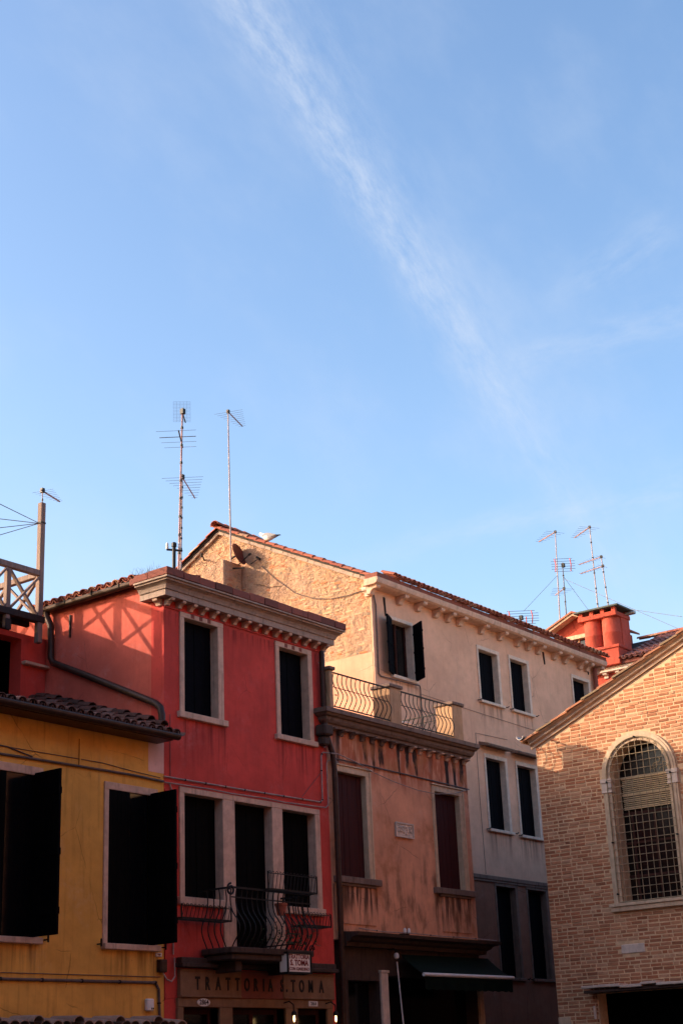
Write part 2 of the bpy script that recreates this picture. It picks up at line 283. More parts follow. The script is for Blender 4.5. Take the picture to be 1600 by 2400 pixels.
# ------------------------------------------------------------------ mesh helpers
class MB:
    def __init__(s): s.v = []; s.f = []
    def add(s, vs, fs):
        o = len(s.v); s.v += [Vector(v) for v in vs]; s.f += [tuple(i+o for i in f) for f in fs]; return s
    def box(s, x0, x1, y0, y1, z0, z1):
        return s.add([(x0,y0,z0),(x1,y0,z0),(x1,y1,z0),(x0,y1,z0),(x0,y0,z1),(x1,y0,z1),(x1,y1,z1),(x0,y1,z1)],
                     [(3,2,1,0),(4,5,6,7),(0,1,5,4),(1,2,6,5),(2,3,7,6),(3,0,4,7)])
    def bar(s, a, b, w, h, up=(0,0,1)):
        a, b = Vector(a), Vector(b); d = (b-a).normalized(); up = Vector(up)
        if abs(d.dot(up)) > .98: up = Vector((1, 0, 0))
        x = d.cross(up).normalized()*w/2; y = x.cross(d).normalized()*h/2
        vs = [a-x-y, a+x-y, a+x+y, a-x+y, b-x-y, b+x-y, b+x+y, b-x+y]
        return s.add(vs, [(3,2,1,0),(4,5,6,7),(0,1,5,4),(1,2,6,5),(2,3,7,6),(3,0,4,7)])
    def tube(s, pts, r, n=8, r1=None, caps=True):
        pts = [Vector(p) for p in pts]; k = len(pts); rings = []; px = None
        for i, p in enumerate(pts):
            d = (pts[min(i+1, k-1)]-pts[max(i-1, 0)]).normalized()
            if px is None:
                up = Vector((0, 0, 1)) if abs(d.z) < .95 else Vector((1, 0, 0)); px = d.cross(up).normalized()
            else: px = (px - d*px.dot(d)).normalized()
            py = d.cross(px); rr = r if r1 is None else r+(r1-r)*i/(k-1)
            rings.append([p+px*math.cos(2*math.pi*j/n)*rr+py*math.sin(2*math.pi*j/n)*rr for j in range(n)])
        vs = [v for rg in rings for v in rg]; fs = []
        for i in range(k-1):
            for j in range(n): fs.append((i*n+j, i*n+(j+1) % n, (i+1)*n+(j+1) % n, (i+1)*n+j))
        if caps: fs += [tuple(range(n))[::-1], tuple(range((k-1)*n, k*n))]
        return s.add(vs, fs)
    def lathe(s, c, prof, n=16, axis=(0,0,1), ang=2*math.pi, a0=0):
        """prof: (radius, height) pairs"""
        c = Vector(c); ax = Vector(axis).normalized(); t = Vector((1,0,0)) if abs(ax.x) < .9 else Vector((0,1,0))
        x = ax.cross(t).normalized(); y = ax.cross(x); vs = []; fs = []; k = len(prof)
        for r, h in prof:
            for j in range(n):
                a = a0+ang*j/n; vs.append(c+ax*h+x*math.cos(a)*r+y*math.sin(a)*r)
        for i in range(k-1):
            for j in range(n): fs.append((i*n+j, i*n+(j+1) % n, (i+1)*n+(j+1) % n, (i+1)*n+j))
        fs += [tuple(range(n))[::-1], tuple(range((k-1)*n, k*n))]
        return s.add(vs, fs)
    def prism(s, poly, a, b):
        """poly: list of points (x,y,z); swept by b-a from a"""
        k = len(poly); a, b = Vector(a), Vector(b); P = [Vector(p) for p in poly]
        vs = [p+a for p in P]+[p+b for p in P]
        fs = [tuple(range(k))[::-1], tuple(range(k, 2*k))]+[(i, (i+1) % k, k+(i+1) % k, k+i) for i in range(k)]
        return s.add(vs, fs)
    def wall(s, axis, c0, c1, outer, holes=()):
        """solid slab; axis 'Y': outline (x,z), 'X': outline (y,z)"""
        loops = [outer]+list(holes); flat = [p for l in loops for p in l]; n = len(flat)
        tris = tessellate_polygon([[Vector((p[0], p[1], 0)) for p in l] for l in loops])
        P = (lambda p, c: (p[0], c, p[1])) if axis == 'Y' else (lambda p, c: (c, p[0], p[1]))
        vs = [P(p, c0) for p in flat]+[P(p, c1) for p in flat]; fs = []
        for t in tris: fs.append(tuple(t)); fs.append(tuple(i+n for i in t)[::-1])
        o = 0
        for l in loops:
            k = len(l)
            for i in range(k): a, b = o+i, o+(i+1) % k; fs.append((a, b, b+n, a+n))
            o += k
        return s.add(vs, fs)
    def build(s, name, mat, parent=None, smooth=False, bevel=0, kind=None, jitter=0):
        base = world_of(parent)
        bm = bmesh.new(); vv = [bm.verts.new(v-base) for v in s.v]
        for f in s.f:
            try: bm.faces.new([vv[i] for i in f])
            except ValueError: pass
        if jitter:
            for v in bm.verts: v.co += Vector((random.uniform(-1,1), random.uniform(-1,1), random.uniform(-1,1)))*jitter
        bmesh.ops.recalc_face_normals(bm, faces=bm.faces)
        if bevel: bmesh.ops.bevel(bm, geom=bm.edges[:], offset=bevel, segments=1, affect='EDGES', clamp_overlap=True)
        me = bpy.data.meshes.new(name); bm.to_mesh(me); bm.free()
        if smooth:
            for p in me.polygons: p.use_smooth = True
            try: me.set_sharp_from_angle(angle=R(40))
            except Exception: pass
        me.materials.append(MATS[mat])
        o = bpy.data.objects.new(name, me); COL.objects.link(o); o.parent = parent
        if kind: o['kind'] = kind
        return o
BASE = {}
def world_of(p):
    while p is not None and p.parent is not None: p = p.parent
    return BASE.get(p.name, Vector((0, 0, 0))) if p is not None else Vector((0, 0, 0))
def thing(name, label, cat, base, group=None):
    o = bpy.data.objects.new(name, None); COL.objects.link(o); o.location = base; o.empty_display_size = .2
    BASE[o.name] = Vector(base); o['label'] = label; o['category'] = cat
    if group: o['group'] = group
    return o
def tag(o, label, cat, group=None):
    o['label'] = label; o['category'] = cat
    if group: o['group'] = group
    return o
def inst(name, mesh, parent, M):
    o = bpy.data.objects.new(name, mesh); COL.objects.link(o); o.parent = parent
    o.matrix_local = Matrix.Translation(-world_of(parent)) @ M; return o
def frame(o, u, v, n):
    M = Matrix((Vector(u), Vector(v), Vector(n))).transposed().to_4x4(); M.translation = Vector(o); return M
def rect(a, b, c, d): return [(a, c), (b, c), (b, d), (a, d)]
def on(px, py, X=None, Y=None, Z=None):
    """the point of a known plane seen along a direction (used to survey the place)"""
    d = ray(px, py)
    t = (X-EYE.x)/d.x if X is not None else (Y-EYE.y)/d.y if Y is not None else (Z-EYE.z)/d.z
    return EYE+d*t
def seen(p):
    q = Vector(p)-EYE; z = q.dot(fwd)
    return 800+FPX*q.dot(rgt)/z, 1200-FPX*q.dot(upv)/z, z

# ------------------------------------------------------------------ clay tiles
def coppo(L, r0, r1, th=.014, seg=6, mat='tile', name='tile'):
    vs = []; fs = []; n = seg+1
    for (yy, r, q) in ((0, r0, 0), (L, r1, 0), (0, r0-th, 1), (L, r1-th, 1)):
        for j in range(n):
            a = math.pi*j/seg; vs.append((math.cos(a)*r, yy, math.sin(a)*r*.8-(0 if q == 0 else th*.2)))
    for j in range(seg):
        fs += [(j, j+1, n+j+1, n+j), (2*n+j+1, 2*n+j, 3*n+j, 3*n+j+1), (j+1, j, 2*n+j, 2*n+j+1), (n+j, n+j+1, 3*n+j+1, 3*n+j)]
    fs += [(0, n, 3*n, 2*n), (seg, 2*n+seg, 3*n+seg, n+seg)]
    me = bpy.data.meshes.new(name); me.from_pydata(vs, [], fs); me.update(); me.materials.append(MATS[mat])
    for p in me.polygons: p.use_smooth = True
    try: me.set_sharp_from_angle(angle=R(50))
    except Exception: pass
    return me
def tile_roof(parent, o, u, v, ncol, nrow, mat, pitch=.2, step=.33, L=.42, single=(), r=.092, jit=1.0, lift=.02, name='tile'):
    """cover and pan tiles from the eave line upwards; rows in `single` are separate pieces, the rest one mesh"""
    o, u, v = Vector(o), Vector(u).normalized(), Vector(v).normalized(); n = u.cross(v)
    if n.z < 0: u = -u; o = o-u*(ncol*pitch); n = u.cross(v)
    cm = coppo(L, r, r*.82, mat=mat); rest = MB()
    for j in range(nrow):
        for i in range(ncol):
            for kind in (0, 1):
                ja = R(random.uniform(-2.2, 2.2))*jit; dv = random.uniform(-.02, .02)*jit; dn = random.uniform(0, .008)*jit
                uu = u*math.cos(ja)+v*math.sin(ja); vv = n.cross(uu); tl = .045*step*2
                vt = (vv - n*(.02/step)).normalized(); nn = uu.cross(vt)
                p = o+u*((i+.25+.5*kind)*pitch)+v*(j*step+dv)+n*(lift+dn+(.03 if kind == 0 else r*.8-.012))
                M = frame(p, uu, vt, nn) if kind == 0 else frame(p, -uu, vt, -nn)
                if j in single: inst(name, cm, parent, M)
                else: rest.add([M @ x.co for x in cm.vertices], [tuple(q.vertices) for q in cm.polygons])
    if rest.v:
        f = rest.build('tile_field', mat+'_field' if mat+'_field' in MATS else mat, parent, smooth=True, kind='stuff'); return f

# ------------------------------------------------------------------ ground
g = MB(); g.add([(-400,-400,0),(600,-400,0),(600,600,0),(-400,600,0)], [(0,1,2,3)])
gr = g.build('ground', 'paving'); gr['kind'] = 'structure'

def window(house, Y, x0, x1, z0, z1, fw=(.11,.11,.10,.11), mat='stone', shut='shutter_navy', recess=.15, proud=.03, sill=(.06, .05), planks=4, ajar=0, sill_mat=None):
    """stone surround round an opening, sill, two closed leaves; returns the hole outline for the wall"""
    l, r, t, b = fw; e = .005
    m = MB(); y0, y1 = Y-proud, Y+.28
    m.box(x0-l, x0, y0, y1, z0, z1); m.box(x1, x1+r, y0, y1, z0, z1)
    m.box(x0-l, x1+r, y0-.002, y1, z1, z1+t)
    w = m.build('window', mat, house, bevel=.006)
    so, sp = sill
    MB().box(x0-l-so, x1+r+so, Y-proud-sp, y1, z0-b, z0).build('sill', sill_mat or mat, w, bevel=.008)
    if shut:
        ys = Y+recess; mid = (x0+x1)/2
        for a, c in ((x0, mid-.004), (mid+.004, x1)):
            mm = MB(); k = max(2, planks//2); ww = (c-a)/k
            for i in range(k): mm.box(a+i*ww+.003, a+(i+1)*ww-.003, ys+random.uniform(0, .006), ys+.035, z0, z1)
            mm.box(a, c, ys+.036, ys+.05, z0, z1)
            mm.build('shutter', shut, w)
    return rect(x0-l+e, x1+r-e, z0-b+e, z1+t-e)
def cable(name, label, pts, r=.012, mat='cable', sag=0, n=8, parent=None, clips=0, clip_axis=(0, -1, 0)):
    P = []
    for a, b in zip(pts[:-1], pts[1:]):
        a, b = Vector(a), Vector(b); k = max(2, int((b-a).length/.25))
        for i in range(k):
            t = i/k; P.append(a+(b-a)*t-Vector((0, 0, sag*4*t*(1-t))))
    P.append(Vector(pts[-1]))
    mm = MB(); mm.tube(P, r, n)
    o = mm.build(name, mat, parent, smooth=True)
    if parent is None: tag(o, label, 'cable')
    if clips:
        for i in range(2, len(P)-1, clips):
            d = (P[i+1]-P[i]).normalized()
            MB().tube([P[i]-d*.012, P[i]+d*.012], r*1.5, 6).build('clip', 'iron', o)
    return o

# ------------------------------------------------------------------ yellow house
yh = thing('yellow_house', 'low ochre yellow house with a tiled eave and black open shutters', 'house', (15.5, 18, 0))
holes = []
Y = 18.0
for (x0, x1, z0, z1, lt) in ((14.93, 16.07, 3.74, 6.17, .13), (17.65, 18.62, 3.72, 6.14, .12)):
    holes.append(window(yh, Y, x0, x1, z0, z1, (.10, .16, lt, .09), 'stone', None, proud=.025, sill=(.02, .07)))
    w = [o for o in yh.children if o.name.startswith('window')][-1]
    MB().box(x0, x1, Y+.012, Y+.03, z0, z1).build('pane', 'glass_dark', w)
    mm = MB(); k = 4; wd = .55
    for i in range(k): mm.box(x1-.02, x1+.02, Y-.0-(i+1)*(wd+.04)/k+.003, Y-.0-i*(wd+.04)/k+(.011 if i == 0 else -.003), z0+.005, z1+.03)
    for zz in (z0+.35, (z0+z1)/2, z1-.3): mm.box(x1-.032, x1+.032, Y-.04-wd, Y-.04, zz-.05, zz+.05)
    mm.build('shutter', 'shutter_black', w)
    mm = MB(); k = 5; wd = (x1-x0)*.5/k
    for i in range(k): mm.box(x0+i*wd+.003, x0+(i+1)*wd-.003, Y-.015, Y+.011, z0, z1)
    mm.build('shutter', 'shutter_black', w)
    for sx in (x0-.2, x1+.28):
        MB().bar((sx, Y+.02, z0-.02), (sx, Y-.09, z0-.02), .02, .02).bar((sx, Y-.09, z0-.06), (sx, Y-.09, z0+.06), .03, .015).build('shutter_stop', 'iron', w)
mm = MB(); mm.wall('Y', Y, Y+.3, rect(9, 18.57, 0, 7.17), holes[:1]+[rect(17.55+.005, 18.57, 3.635, 6.255)])
mm.build('wall', 'yellow_plaster', yh)
mm = MB(); mm.box(18.57, 18.945, Y-.004, Y+.3, 6.55, 7.2); mm.build('corner_strip', 'pale_strip', yh)
mm = MB(); mm.wall('Y', Y, Y+.3, [(18.57, 0), (18.945, 0), (18.945, 6.55), (18.57, 6.55), (18.57, 6.255), (18.775, 6.255), (18.775, 3.635), (18.57, 3.635)]); mm.build('wall_edge', 'yellow_plaster', yh)
mm = MB(); mm.box(9, 9.3, 18.3, 24, 0, 7.1); mm.build('side_wall', 'yellow_plaster', yh)
# roof
sl_ = .255; yv = Vector((0, 1, sl_)).normalized()
mm = MB(); mm.add([(9, 17.62, 7.08), (18.93, 17.62, 7.08), (18.93, 21.0, 7.08+3.38*sl_), (9, 21.0, 7.08+3.38*sl_), (9, 17.62, 7.14), (18.93, 17.62, 7.14), (18.93, 21.0, 7.14+3.38*sl_), (9, 21.0, 7.14+3.38*sl_)],
                  [(3,2,1,0),(4,5,6,7),(0,1,5,4),(1,2,6,5),(2,3,7,6),(3,0,4,7)])
rf = mm.build('roof', 'wood_dark', yh)
tile_roof(rf, (14.7, 17.52, 7.10), (1, 0, 0), yv, 21, 10, 'tile_old', single=(0, 1), lift=.015)
tile_roof(rf, (9.1, 17.52, 7.10), (1, 0, 0), yv, 28, 10, 'tile_old', single=())
# raised row of old tiles bedded along the red wall
cm = coppo(.40, .10, .085, mat='tile_old')
for i in range(11):
    for q in (0, 1):
        p = Vector((18.80-.17*q+random.uniform(-.02, .02), 17.85+i*.29+q*.1, 7.36+(i*.29+q*.1)*.33-.06*q+random.uniform(-.015, .03)))
        uu = Vector((1, random.uniform(-.12, .12), random.uniform(-.06, .06))).normalized(); vt = Vector((0, 1, .24)).normalized(); nn = uu.cross(vt).normalized(); uu = vt.cross(nn)
        inst('tile', cm, rf, frame(p, uu, vt, nn))
mm = MB()
for i in range(24):
    yy = 17.85+i*.13; c = Vector((18.84+random.uniform(-.06, .03), yy, 7.27+(yy-17.85)*.32+random.uniform(-.03, .02)))
    mm.lathe(c, [(.01, -.05), (.06, -.03), (.075, .0), (.05, .04), (.01, .05)], 7)
mm.build('mortar_bed', 'stone', rf, jitter=.012)
gp = MB(); 
gp.prism([(0, .075*math.cos(a), .075*math.sin(a)) for a in [math.pi+math.pi*i/8 for i in range(9)]]+[(0, .068, .02), (0, -.068, .02)], (9, 17.52, 7.10), (18.80, 17.52, 7.10))
gp.box(9, 18.75, 17.60, 17.97, 7.03, 7.077)
gp.build('gutter', 'pipe_brown', yh, smooth=False)
MB().bar((17.05-.05, Y-.012, 6.87), (17.0, Y-.012, 6.43), .022, .03).build('wall_anchor', 'yellow_plaster', yh)
# tiled ledge at the bottom of the yellow front
ld = thing('tiled_ledge', 'pale tiled pent roof along the foot of the yellow wall', 'canopy', (16.5, 17.7, 2.4))
mm = MB(); mm.add([(9.5, 17.35, 2.40), (18.6, 17.35, 2.40), (18.6, 18, 2.52), (9.5, 18, 2.52), (9.5, 17.35, 2.46), (18.6, 17.35, 2.46), (18.6, 18, 2.58), (9.5, 18, 2.58)], [(3,2,1,0),(4,5,6,7),(0,1,5,4),(1,2,6,5),(2,3,7,6),(3,0,4,7)])
mm.build('board', 'wood_dark', ld)
cm = coppo(.55, .11, .10, mat='tile_pale')
for i in range(22):
    x = 14.4+i*.2; big = i % 4 == 2
    uu = Vector((1, random.uniform(-.05, .05), 0)).normalized(); vt = Vector((0, 1, .13 if not big else .05)).normalized(); nn = uu.cross(vt).normalized(); uu = vt.cross(nn)
    inst('tile', cm, ld, frame((x, 17.30-(.06 if big else 0)+random.uniform(-.03, .03), 2.455+(.06 if big else 0)), uu, vt, nn))
# cables and fittings on the yellow wall
cable('cable', 'thick bundled cable running across the yellow wall under its eave', [(9, 17.975, 6.40), (15.36, 17.975, 6.41), (16.0, 17.97, 6.42), (17.52, 17.97, 6.43), (18.2, 17.965, 6.43), (18.9, 17.965, 6.41)], .020)
cable('cable', 'thin cable dipping down to join the bundle above the left yellow window', [(13, 17.985, 6.53), (15.5, 17.985, 6.54), (16.0, 17.98, 6.45)], .011)
cable('cable', 'thin taut wire just above the bundled cable on the yellow wall', [(13, 17.988, 6.53), (15.6, 17.988, 6.54), (17.5, 17.988, 6.55), (18.2, 17.985, 6.50), (18.85, 17.985, 6.47)], .006)
cable('cable', 'conduit with clips running low across the yellow wall', [(9, 17.975, 3.13), (15.5, 17.975, 3.14), (18.72, 17.975, 3.15), (18.80, 17.975, 3.05), (18.82, 17.975, 2.62)], .022, clips=3)
cable('cable', 'thin wire above the clipped conduit low on the yellow wall', [(9, 17.99, 3.22), (15.5, 17.99, 3.23), (18.85, 17.99, 3.24)], .006)
bx = thing('intercom', 'small white plastic box fixed low on the yellow wall', 'alarm box', (18.57, 17.96, 2.72))
MB().box(18.49, 18.65, 17.92, 18.0, 2.71, 2.90).build('housing', 'white_paint', bx, bevel=.018)
for x in (18.585, 18.62): MB().box(x-.011, x+.011, 17.915, 17.925, 2.735, 2.762).build('button', 'dark_plastic', bx)
pl = thing('wall_plate', 'tiny white plate beside the right yellow window sill', 'plate', (18.8, 17.98, 3.56))
MB().box(18.735, 18.875, 17.972, 18.0, 3.555, 3.615).build('plate', 'white_paint', pl, bevel=.006)
MB().box(18.77, 18.84, 17.968, 17.973, 3.585, 3.600).box(18.80, 18.815, 17.968, 17.973, 3.565, 3.588).build('mark', 'letter_red', pl)
jb = thing('junction_box', 'dark brown junction box at the right end of the yellow wall', 'box', (18.85, 17.93, 3.33))
MB().box(18.77, 18.93, 17.90, 18.0, 3.31, 3.51).build('housing', 'pipe_brown', jb, bevel=.012)
MB().box(18.79, 18.91, 17.893, 17.902, 3.34, 3.48).build('lid', 'pipe_brown', jb, bevel=.004)
cable('cable', 'grey looping cable hanging from the junction box', [(18.86, 17.95, 3.32), (18.93, 17.92, 3.20), (19.03, 17.91, 3.17), (19.12, 17.92, 3.25), (19.14, 17.95, 3.55)], .012, 'cable_pale')

# ------------------------------------------------------------------ red house
rh = thing('red_house', 'red plastered three storey house with stone cornice above a trattoria', 'house', (21.2, 18, 0))
XL, XR = 18.95, 23.50
H = []
H.append(window(rh, Y, 19.45, 20.34, 7.69, 9.41, (.11, .15, .09, .11), 'stone', 'shutter_navy'))
H.append(window(rh, Y, 22.10, 22.97, 7.67, 9.38, (.11, .13, .10, .10), 'stone', 'shutter_navy'))
for w in [o for o in rh.children if o.name.startswith('window')]:
    xs = (19.62, 19.84, 20.06) if 'window' == w.name.split('.')[0] and w is rh.children[0] else (22.26, 22.48, 22.70)
    zt = 9.425 if xs[0] < 21 else 9.395
    for x in xs: MB().box(x, x+.085, Y-.036, Y-.02, zt+.002, zt+.075).build('worn_patch', 'slab_clay', w)
# three-light window
t_ = MB(); zt, zb = 6.28, 4.54
for a, b in ((19.31, 19.43), (20.41, 20.73), (21.76, 22.06), (23.03, 23.18)): t_.box(a, b, Y-.03, Y+.28, 3.75 if b in (20.73, 22.06) else zb, zt)
t_.box(19.31, 23.18, Y-.033, Y+.28, zt, zt+.10)
tw = t_.build('window', 'stone', rh, bevel=.006)
for a, b in ((19.27, 20.409), (22.061, 23.22)): MB().box(a, b, Y-.07, Y+.28, 4.41, zb).build('sill', 'stone', tw, bevel=.008)
for a, b, c in ((19.43, 20.41, zb), (20.73, 21.76, 3.75), (22.06, 23.03, zb)):
    mid = (a+b)/2
    for p, q in ((a, mid-.004), (mid+.004, b)):
        mm = MB(); k = 3; ww = (q-p)/k
        for i in range(k): mm.box(p+i*ww+.003, p+(i+1)*ww-.003, Y+.16, Y+.195, c, zt)
        mm.box(p, q, Y+.196, Y+.21, c, zt); mm.build('shutter', 'shutter_black', tw)
H.append([(19.315, 4.415), (20.415, 4.415), (20.415, 3.755), (22.055, 3.755), (22.055, 4.415), (23.175, 4.415), (23.175, 6.375), (19.315, 6.375)])
doors = ((19.36, 20.25), (20.57, 21.99), (22.32, 23.18))
for a, b in doors: H.append(rect(a, b, .02, 2.78))
mm = MB(); mm.wall('Y', Y, Y+.3, rect(XL, XR, 0, 9.66), H); mm.build('front_wall', 'red_plaster', rh)
mm = MB(); mm.wall('X', XL, XL+.3, [(18.3, 0), (24, 0), (24, 10.02), (18.3, 10.02)]); mm.build('side_wall', 'red_plaster_faded_lit', rh)
mm = MB(); mm.box(XR-.3, XR, 18.3, 24, 0, 9.9).box(XL+.3, XR-.3, 23.7, 24, 0, 10.0); mm.build('rear_walls', 'red_plaster', rh)
mm = MB(); mm.box(XL+.3, XR-.3, 18.3, 18.5, 9.3, 9.66).build('wall_plate', 'red_plaster', rh)
MB().box(XL-.0, XR, Y-.028, Y, 9.503, 9.532).build('string_course', 'red_plaster', rh, bevel=.008)
# cornice swept round three sides
def loft(prof, x0, x1, y, back, kl, kr):
    m_ = MB(); k = len(prof); vs = []
    for d, z in prof:
        vs += [(x0-d*kl, back, z), (x0-d*kl, y-d, z), (x1+d*kr, y-d, z), (x1+d*kr, back, z)]
    fs = []
    for i in range(k-1):
        for j in range(3): fs.append((i*4+j, i*4+j+1, (i+1)*4+j+1, (i+1)*4+j))
    fs += [tuple(i*4 for i in range(k)), tuple(i*4+3 for i in range(k))[::-1], tuple(range(4)), tuple(range((k-1)*4, k*4))]
    return m_.add(vs, fs)
loft([(0, 9.655), (.20, 9.655), (.20, 9.765), (.225, 9.768), (.24, 9.80), (.27, 9.845), (.325, 9.875), (.355, 9.88), (.36, 9.91), (.40, 9.915), (.40, 9.945), (0, 9.945)], XL, XR, Y, 18.42, .85, .6).build('cornice', 'stone_cornice', rh)
bp = [(0, 18.02, 9.654), (0, 17.815, 9.654), (0, 17.815, 9.625), (0, 17.83, 9.605), (0, 17.875, 9.598), (0, 17.91, 9.578), (0, 17.93, 9.553), (0, 17.935, 9.535), (0, 18.02, 9.535)]
for i in range(16):
    x = 18.955+i*(23.42-18.955)/15
    MB().prism(bp, (x, 0, 0), (x+.092, 0, 0)).build('bracket', 'stone', rh, bevel=.005)
MB().prism([(18.97-(18.02-p[1])*.8, 0, p[2]) for p in bp], (0, 18.03, 0), (0, 18.15, 0)).build('bracket', 'stone', rh, bevel=.005)
xs = [18.595]; 
while xs[-1] < 23.72: xs.append(min(23.745, xs[-1]+random.uniform(.36, .50)))
if xs[-1]-xs[-2] < .15: xs.pop(-2)
for a, b in zip(xs[:-1], xs[1:]):
    MB().box(a+.004, b-.004, 17.585+random.uniform(-.008, .008), 18.06, 9.948, 10.085+random.uniform(-.012, .012)).build('coping_slab', 'slab_clay', rh, bevel=.008, jitter=.004)
MB().box(18.60, 19.0, 18.065, 18.40, 9.948, 10.08).build('coping_slab', 'slab_clay', rh, bevel=.008)
MB().box(18.64, 18.98, 18.40, 18.55, 9.948, 10.06).build('coping_slab', 'slab_clay', rh, bevel=.008)
# roof behind the parapet, falling to the side gutter
mm = MB(); mm.add([(18.78, 18.42, 10.07), (18.78, 24.1, 10.07), (23.6, 24.1, 10.07), (23.6, 18.42, 10.07), (20.6, 20.2, 10.52), (20.6, 22.6, 10.52), (22.4, 22.6, 10.52), (22.4, 20.2, 10.52)],
                  [(0,1,5,4), (1,2,6,5), (2,3,7,6), (3,0,4,7), (4,5,6,7), (3,2,1,0)])
rf2 = mm.build('roof', 'slab_clay', rh)
tile_roof(rf2, (18.74, 18.45, 10.06), (0, 1, 0), Vector((1, 0, .24)).normalized(), 14, 5, 'tile', single=(0, 1), lift=.02)
mm = MB(); mm.prism([(.07*math.cos(a), 0, .07*math.sin(a)) for a in [math.pi+math.pi*i/8 for i in range(9)]]+[(.06, 0, .03), (-.06, 0, .03)], (18.80, 18.44, 10.05), (18.80, 20.98, 10.04))
gt = mm.build('gutter', 'pipe_brown', rh)
for yy in (18.9, 19.6, 20.3): MB().tube([(18.95, yy, 10.09), (18.84, yy, 9.99), (18.73, yy, 10.03), (18.72, yy, 10.09)], .012, 6).build('hook', 'iron', gt)
MB().tube([(18.82, 20.88, 10.02), (18.83, 20.88, 9.90), (18.86, 20.80, 9.72), (18.865, 20.79, 9.45), (18.865, 20.78, 9.10), (18.865, 20.72, 8.99), (18.865, 19.9, 8.62), (18.865, 18.9, 8.15), (18.865, 18.12, 7.78), (18.865, 18.0, 7.68), (18.87, 17.97, 7.55), (18.87, 17.97, 7.24)], .062, 10).build('downpipe', 'pipe_brown', rh, smooth=True)
MB().tube([(18.80, 20.98, 10.0), (18.75, 21.05, 9.85), (18.70, 21.02, 9.70)], .03, 8).build('overflow', 'zinc', rh, smooth=True)
MB().bar((18.935, 20.36, 9.85), (18.935, 20.36, 9.42), .03, .03).build('wall_anchor', 'iron', rh)
# rear wing behind the yellow roof
wing = MB(); wing.wall('Y', 21.0, 21.3, rect(15.0, 18.94, 6.5, 9.50), [rect(15.2, 18.34, 7.2, 9.40)]); wing.build('rear_wing_wall', 'red_plaster', rh)
MB().box(15.2, 18.34, 21.9, 22.0, 7.0, 9.39).box(18.34, 18.42, 21.3, 22, 7, 9.39).box(15.2, 18.34, 21.32, 21.9, 9.34, 9.39).build('loggia_back', 'void', rh)
MB().box(12, 18.94, 21.3, 24, 9.40, 9.5).box(12, 14.99, 21, 21.3, 6.5, 9.5).build('rear_wing_roof', 'wood_dark', rh)
MB().box(18.35, 18.94, 20.88, 21.0, 8.92, 8.98).build('ledge', 'stone', rh, bevel=.01, jitter=.01)
# pipes at the joint with the next house
MB().tube([(23.33, 17.90, 9.5), (23.33, 17.90, 8.2), (23.36, 17.90, 7.9), (23.56, 17.90, 7.5), (23.60, 17.90, 7.2), (23.60, 17.90, .2)], .055, 10).build('downpipe', 'pipe_brown', rh, smooth=True)
MB().tube([(23.30, 17.95, 9.28), (23.34, 17.95, 9.27), (23.37, 17.95, 9.2), (23.37, 17.955, 7.9), (23.38, 17.96, 7.6)], .022, 8).build('conduit', 'zinc', rh, smooth=True)
cable('cable', 'pale clipped cable running under the upper windows of the red house', [(18.92, 17.965, 6.50), (21, 17.965, 6.51), (23.20, 17.965, 6.53), (23.27, 17.965, 6.58), (23.28, 17.965, 7.42), (23.33, 17.965, 7.50), (23.6, 17.80, 7.48)], .014, 'cable_pale', clips=2)
cable('cable', 'pale cable looping along the lintel of the triple window', [(18.92, 17.955, 6.40), (20.1, 17.955, 6.415), (20.6, 17.95, 6.40), (21.6, 17.955, 6.42), (22.1, 17.95, 6.405), (23.35, 17.955, 6.44), (23.43, 17.955, 6.50), (23.43, 17.955, 7.30), (23.48, 17.955, 7.37), (23.75, 17.9, 7.35)], .011, 'cable_pale')
cable('cable', 'thin slack wire slanting to the bend of the clipped cable on the red wall', [(22.66, 17.985, 6.56), (23.27, 17.985, 7.10)], .005)
cable('cable', 'vertical cable on the joint between the yellow and red houses', [(19.05, 17.965, 6.40), (19.12, 17.965, 6.25), (19.13, 17.965, 5.2), (19.13, 17.965, 3.6)], .014, 'cable_pale', clips=2)
cable('cable', 'thin grey conduit running up the red wall from the cable junction to the yellow gutter', [(19.09, 17.985, 6.5), (19.09, 17.985, 7.6)], .006)
MB().box(18.955, 18.98, 17.98, 17.999, 2.9, 6.3).build('joint_strip', 'red_plaster', rh)

# balcony
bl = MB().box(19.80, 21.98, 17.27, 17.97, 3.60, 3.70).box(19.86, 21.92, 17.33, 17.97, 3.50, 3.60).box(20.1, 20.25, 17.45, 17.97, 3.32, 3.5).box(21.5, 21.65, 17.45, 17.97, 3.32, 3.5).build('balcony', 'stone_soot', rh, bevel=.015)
def belly(p, out, h, mat, par, name='baluster', amp=.16, r=.011):
    P = []; p = Vector(p); out = Vector(out)
    for i in range(15):
        t = i/14
        b = math.sin(min(1, t/.62)*math.pi)**1.3*amp if t < .62 else -.03*math.sin((t-.62)/.38*math.pi)
        P.append(p+Vector((0, 0, h*t))+out*b)
    return MB().tube(P, r, 6).build(name, mat, par, smooth=True)
zr0, zr1 = 3.70, 4.66
rl = MB().bar((19.84, 17.30, zr1), (21.95, 17.30, zr1), .035, .03).bar((19.84, 17.30, zr1), (19.84, 17.98, zr1), .035, .03).bar((21.95, 17.30, zr1), (21.95, 17.98, zr1), .035, .03).bar((19.84, 17.30, zr1-.16), (21.95, 17.30, zr1-.16), .02, .02).build('balcony_railing', 'iron', rh)
for i in range(16): belly((19.86+i*2.07/15, 17.32, zr0), (0, -1, 0), zr1-zr0, 'iron', rl, amp=.17)
for i in range(1, 5):
    belly((19.86, 17.32+i*.14, zr0), (-1, 0, 0), zr1-zr0, 'iron', rl, amp=.13); belly((21.93, 17.32+i*.14, zr0), (1, 0, 0), zr1-zr0, 'iron', rl, amp=.13)
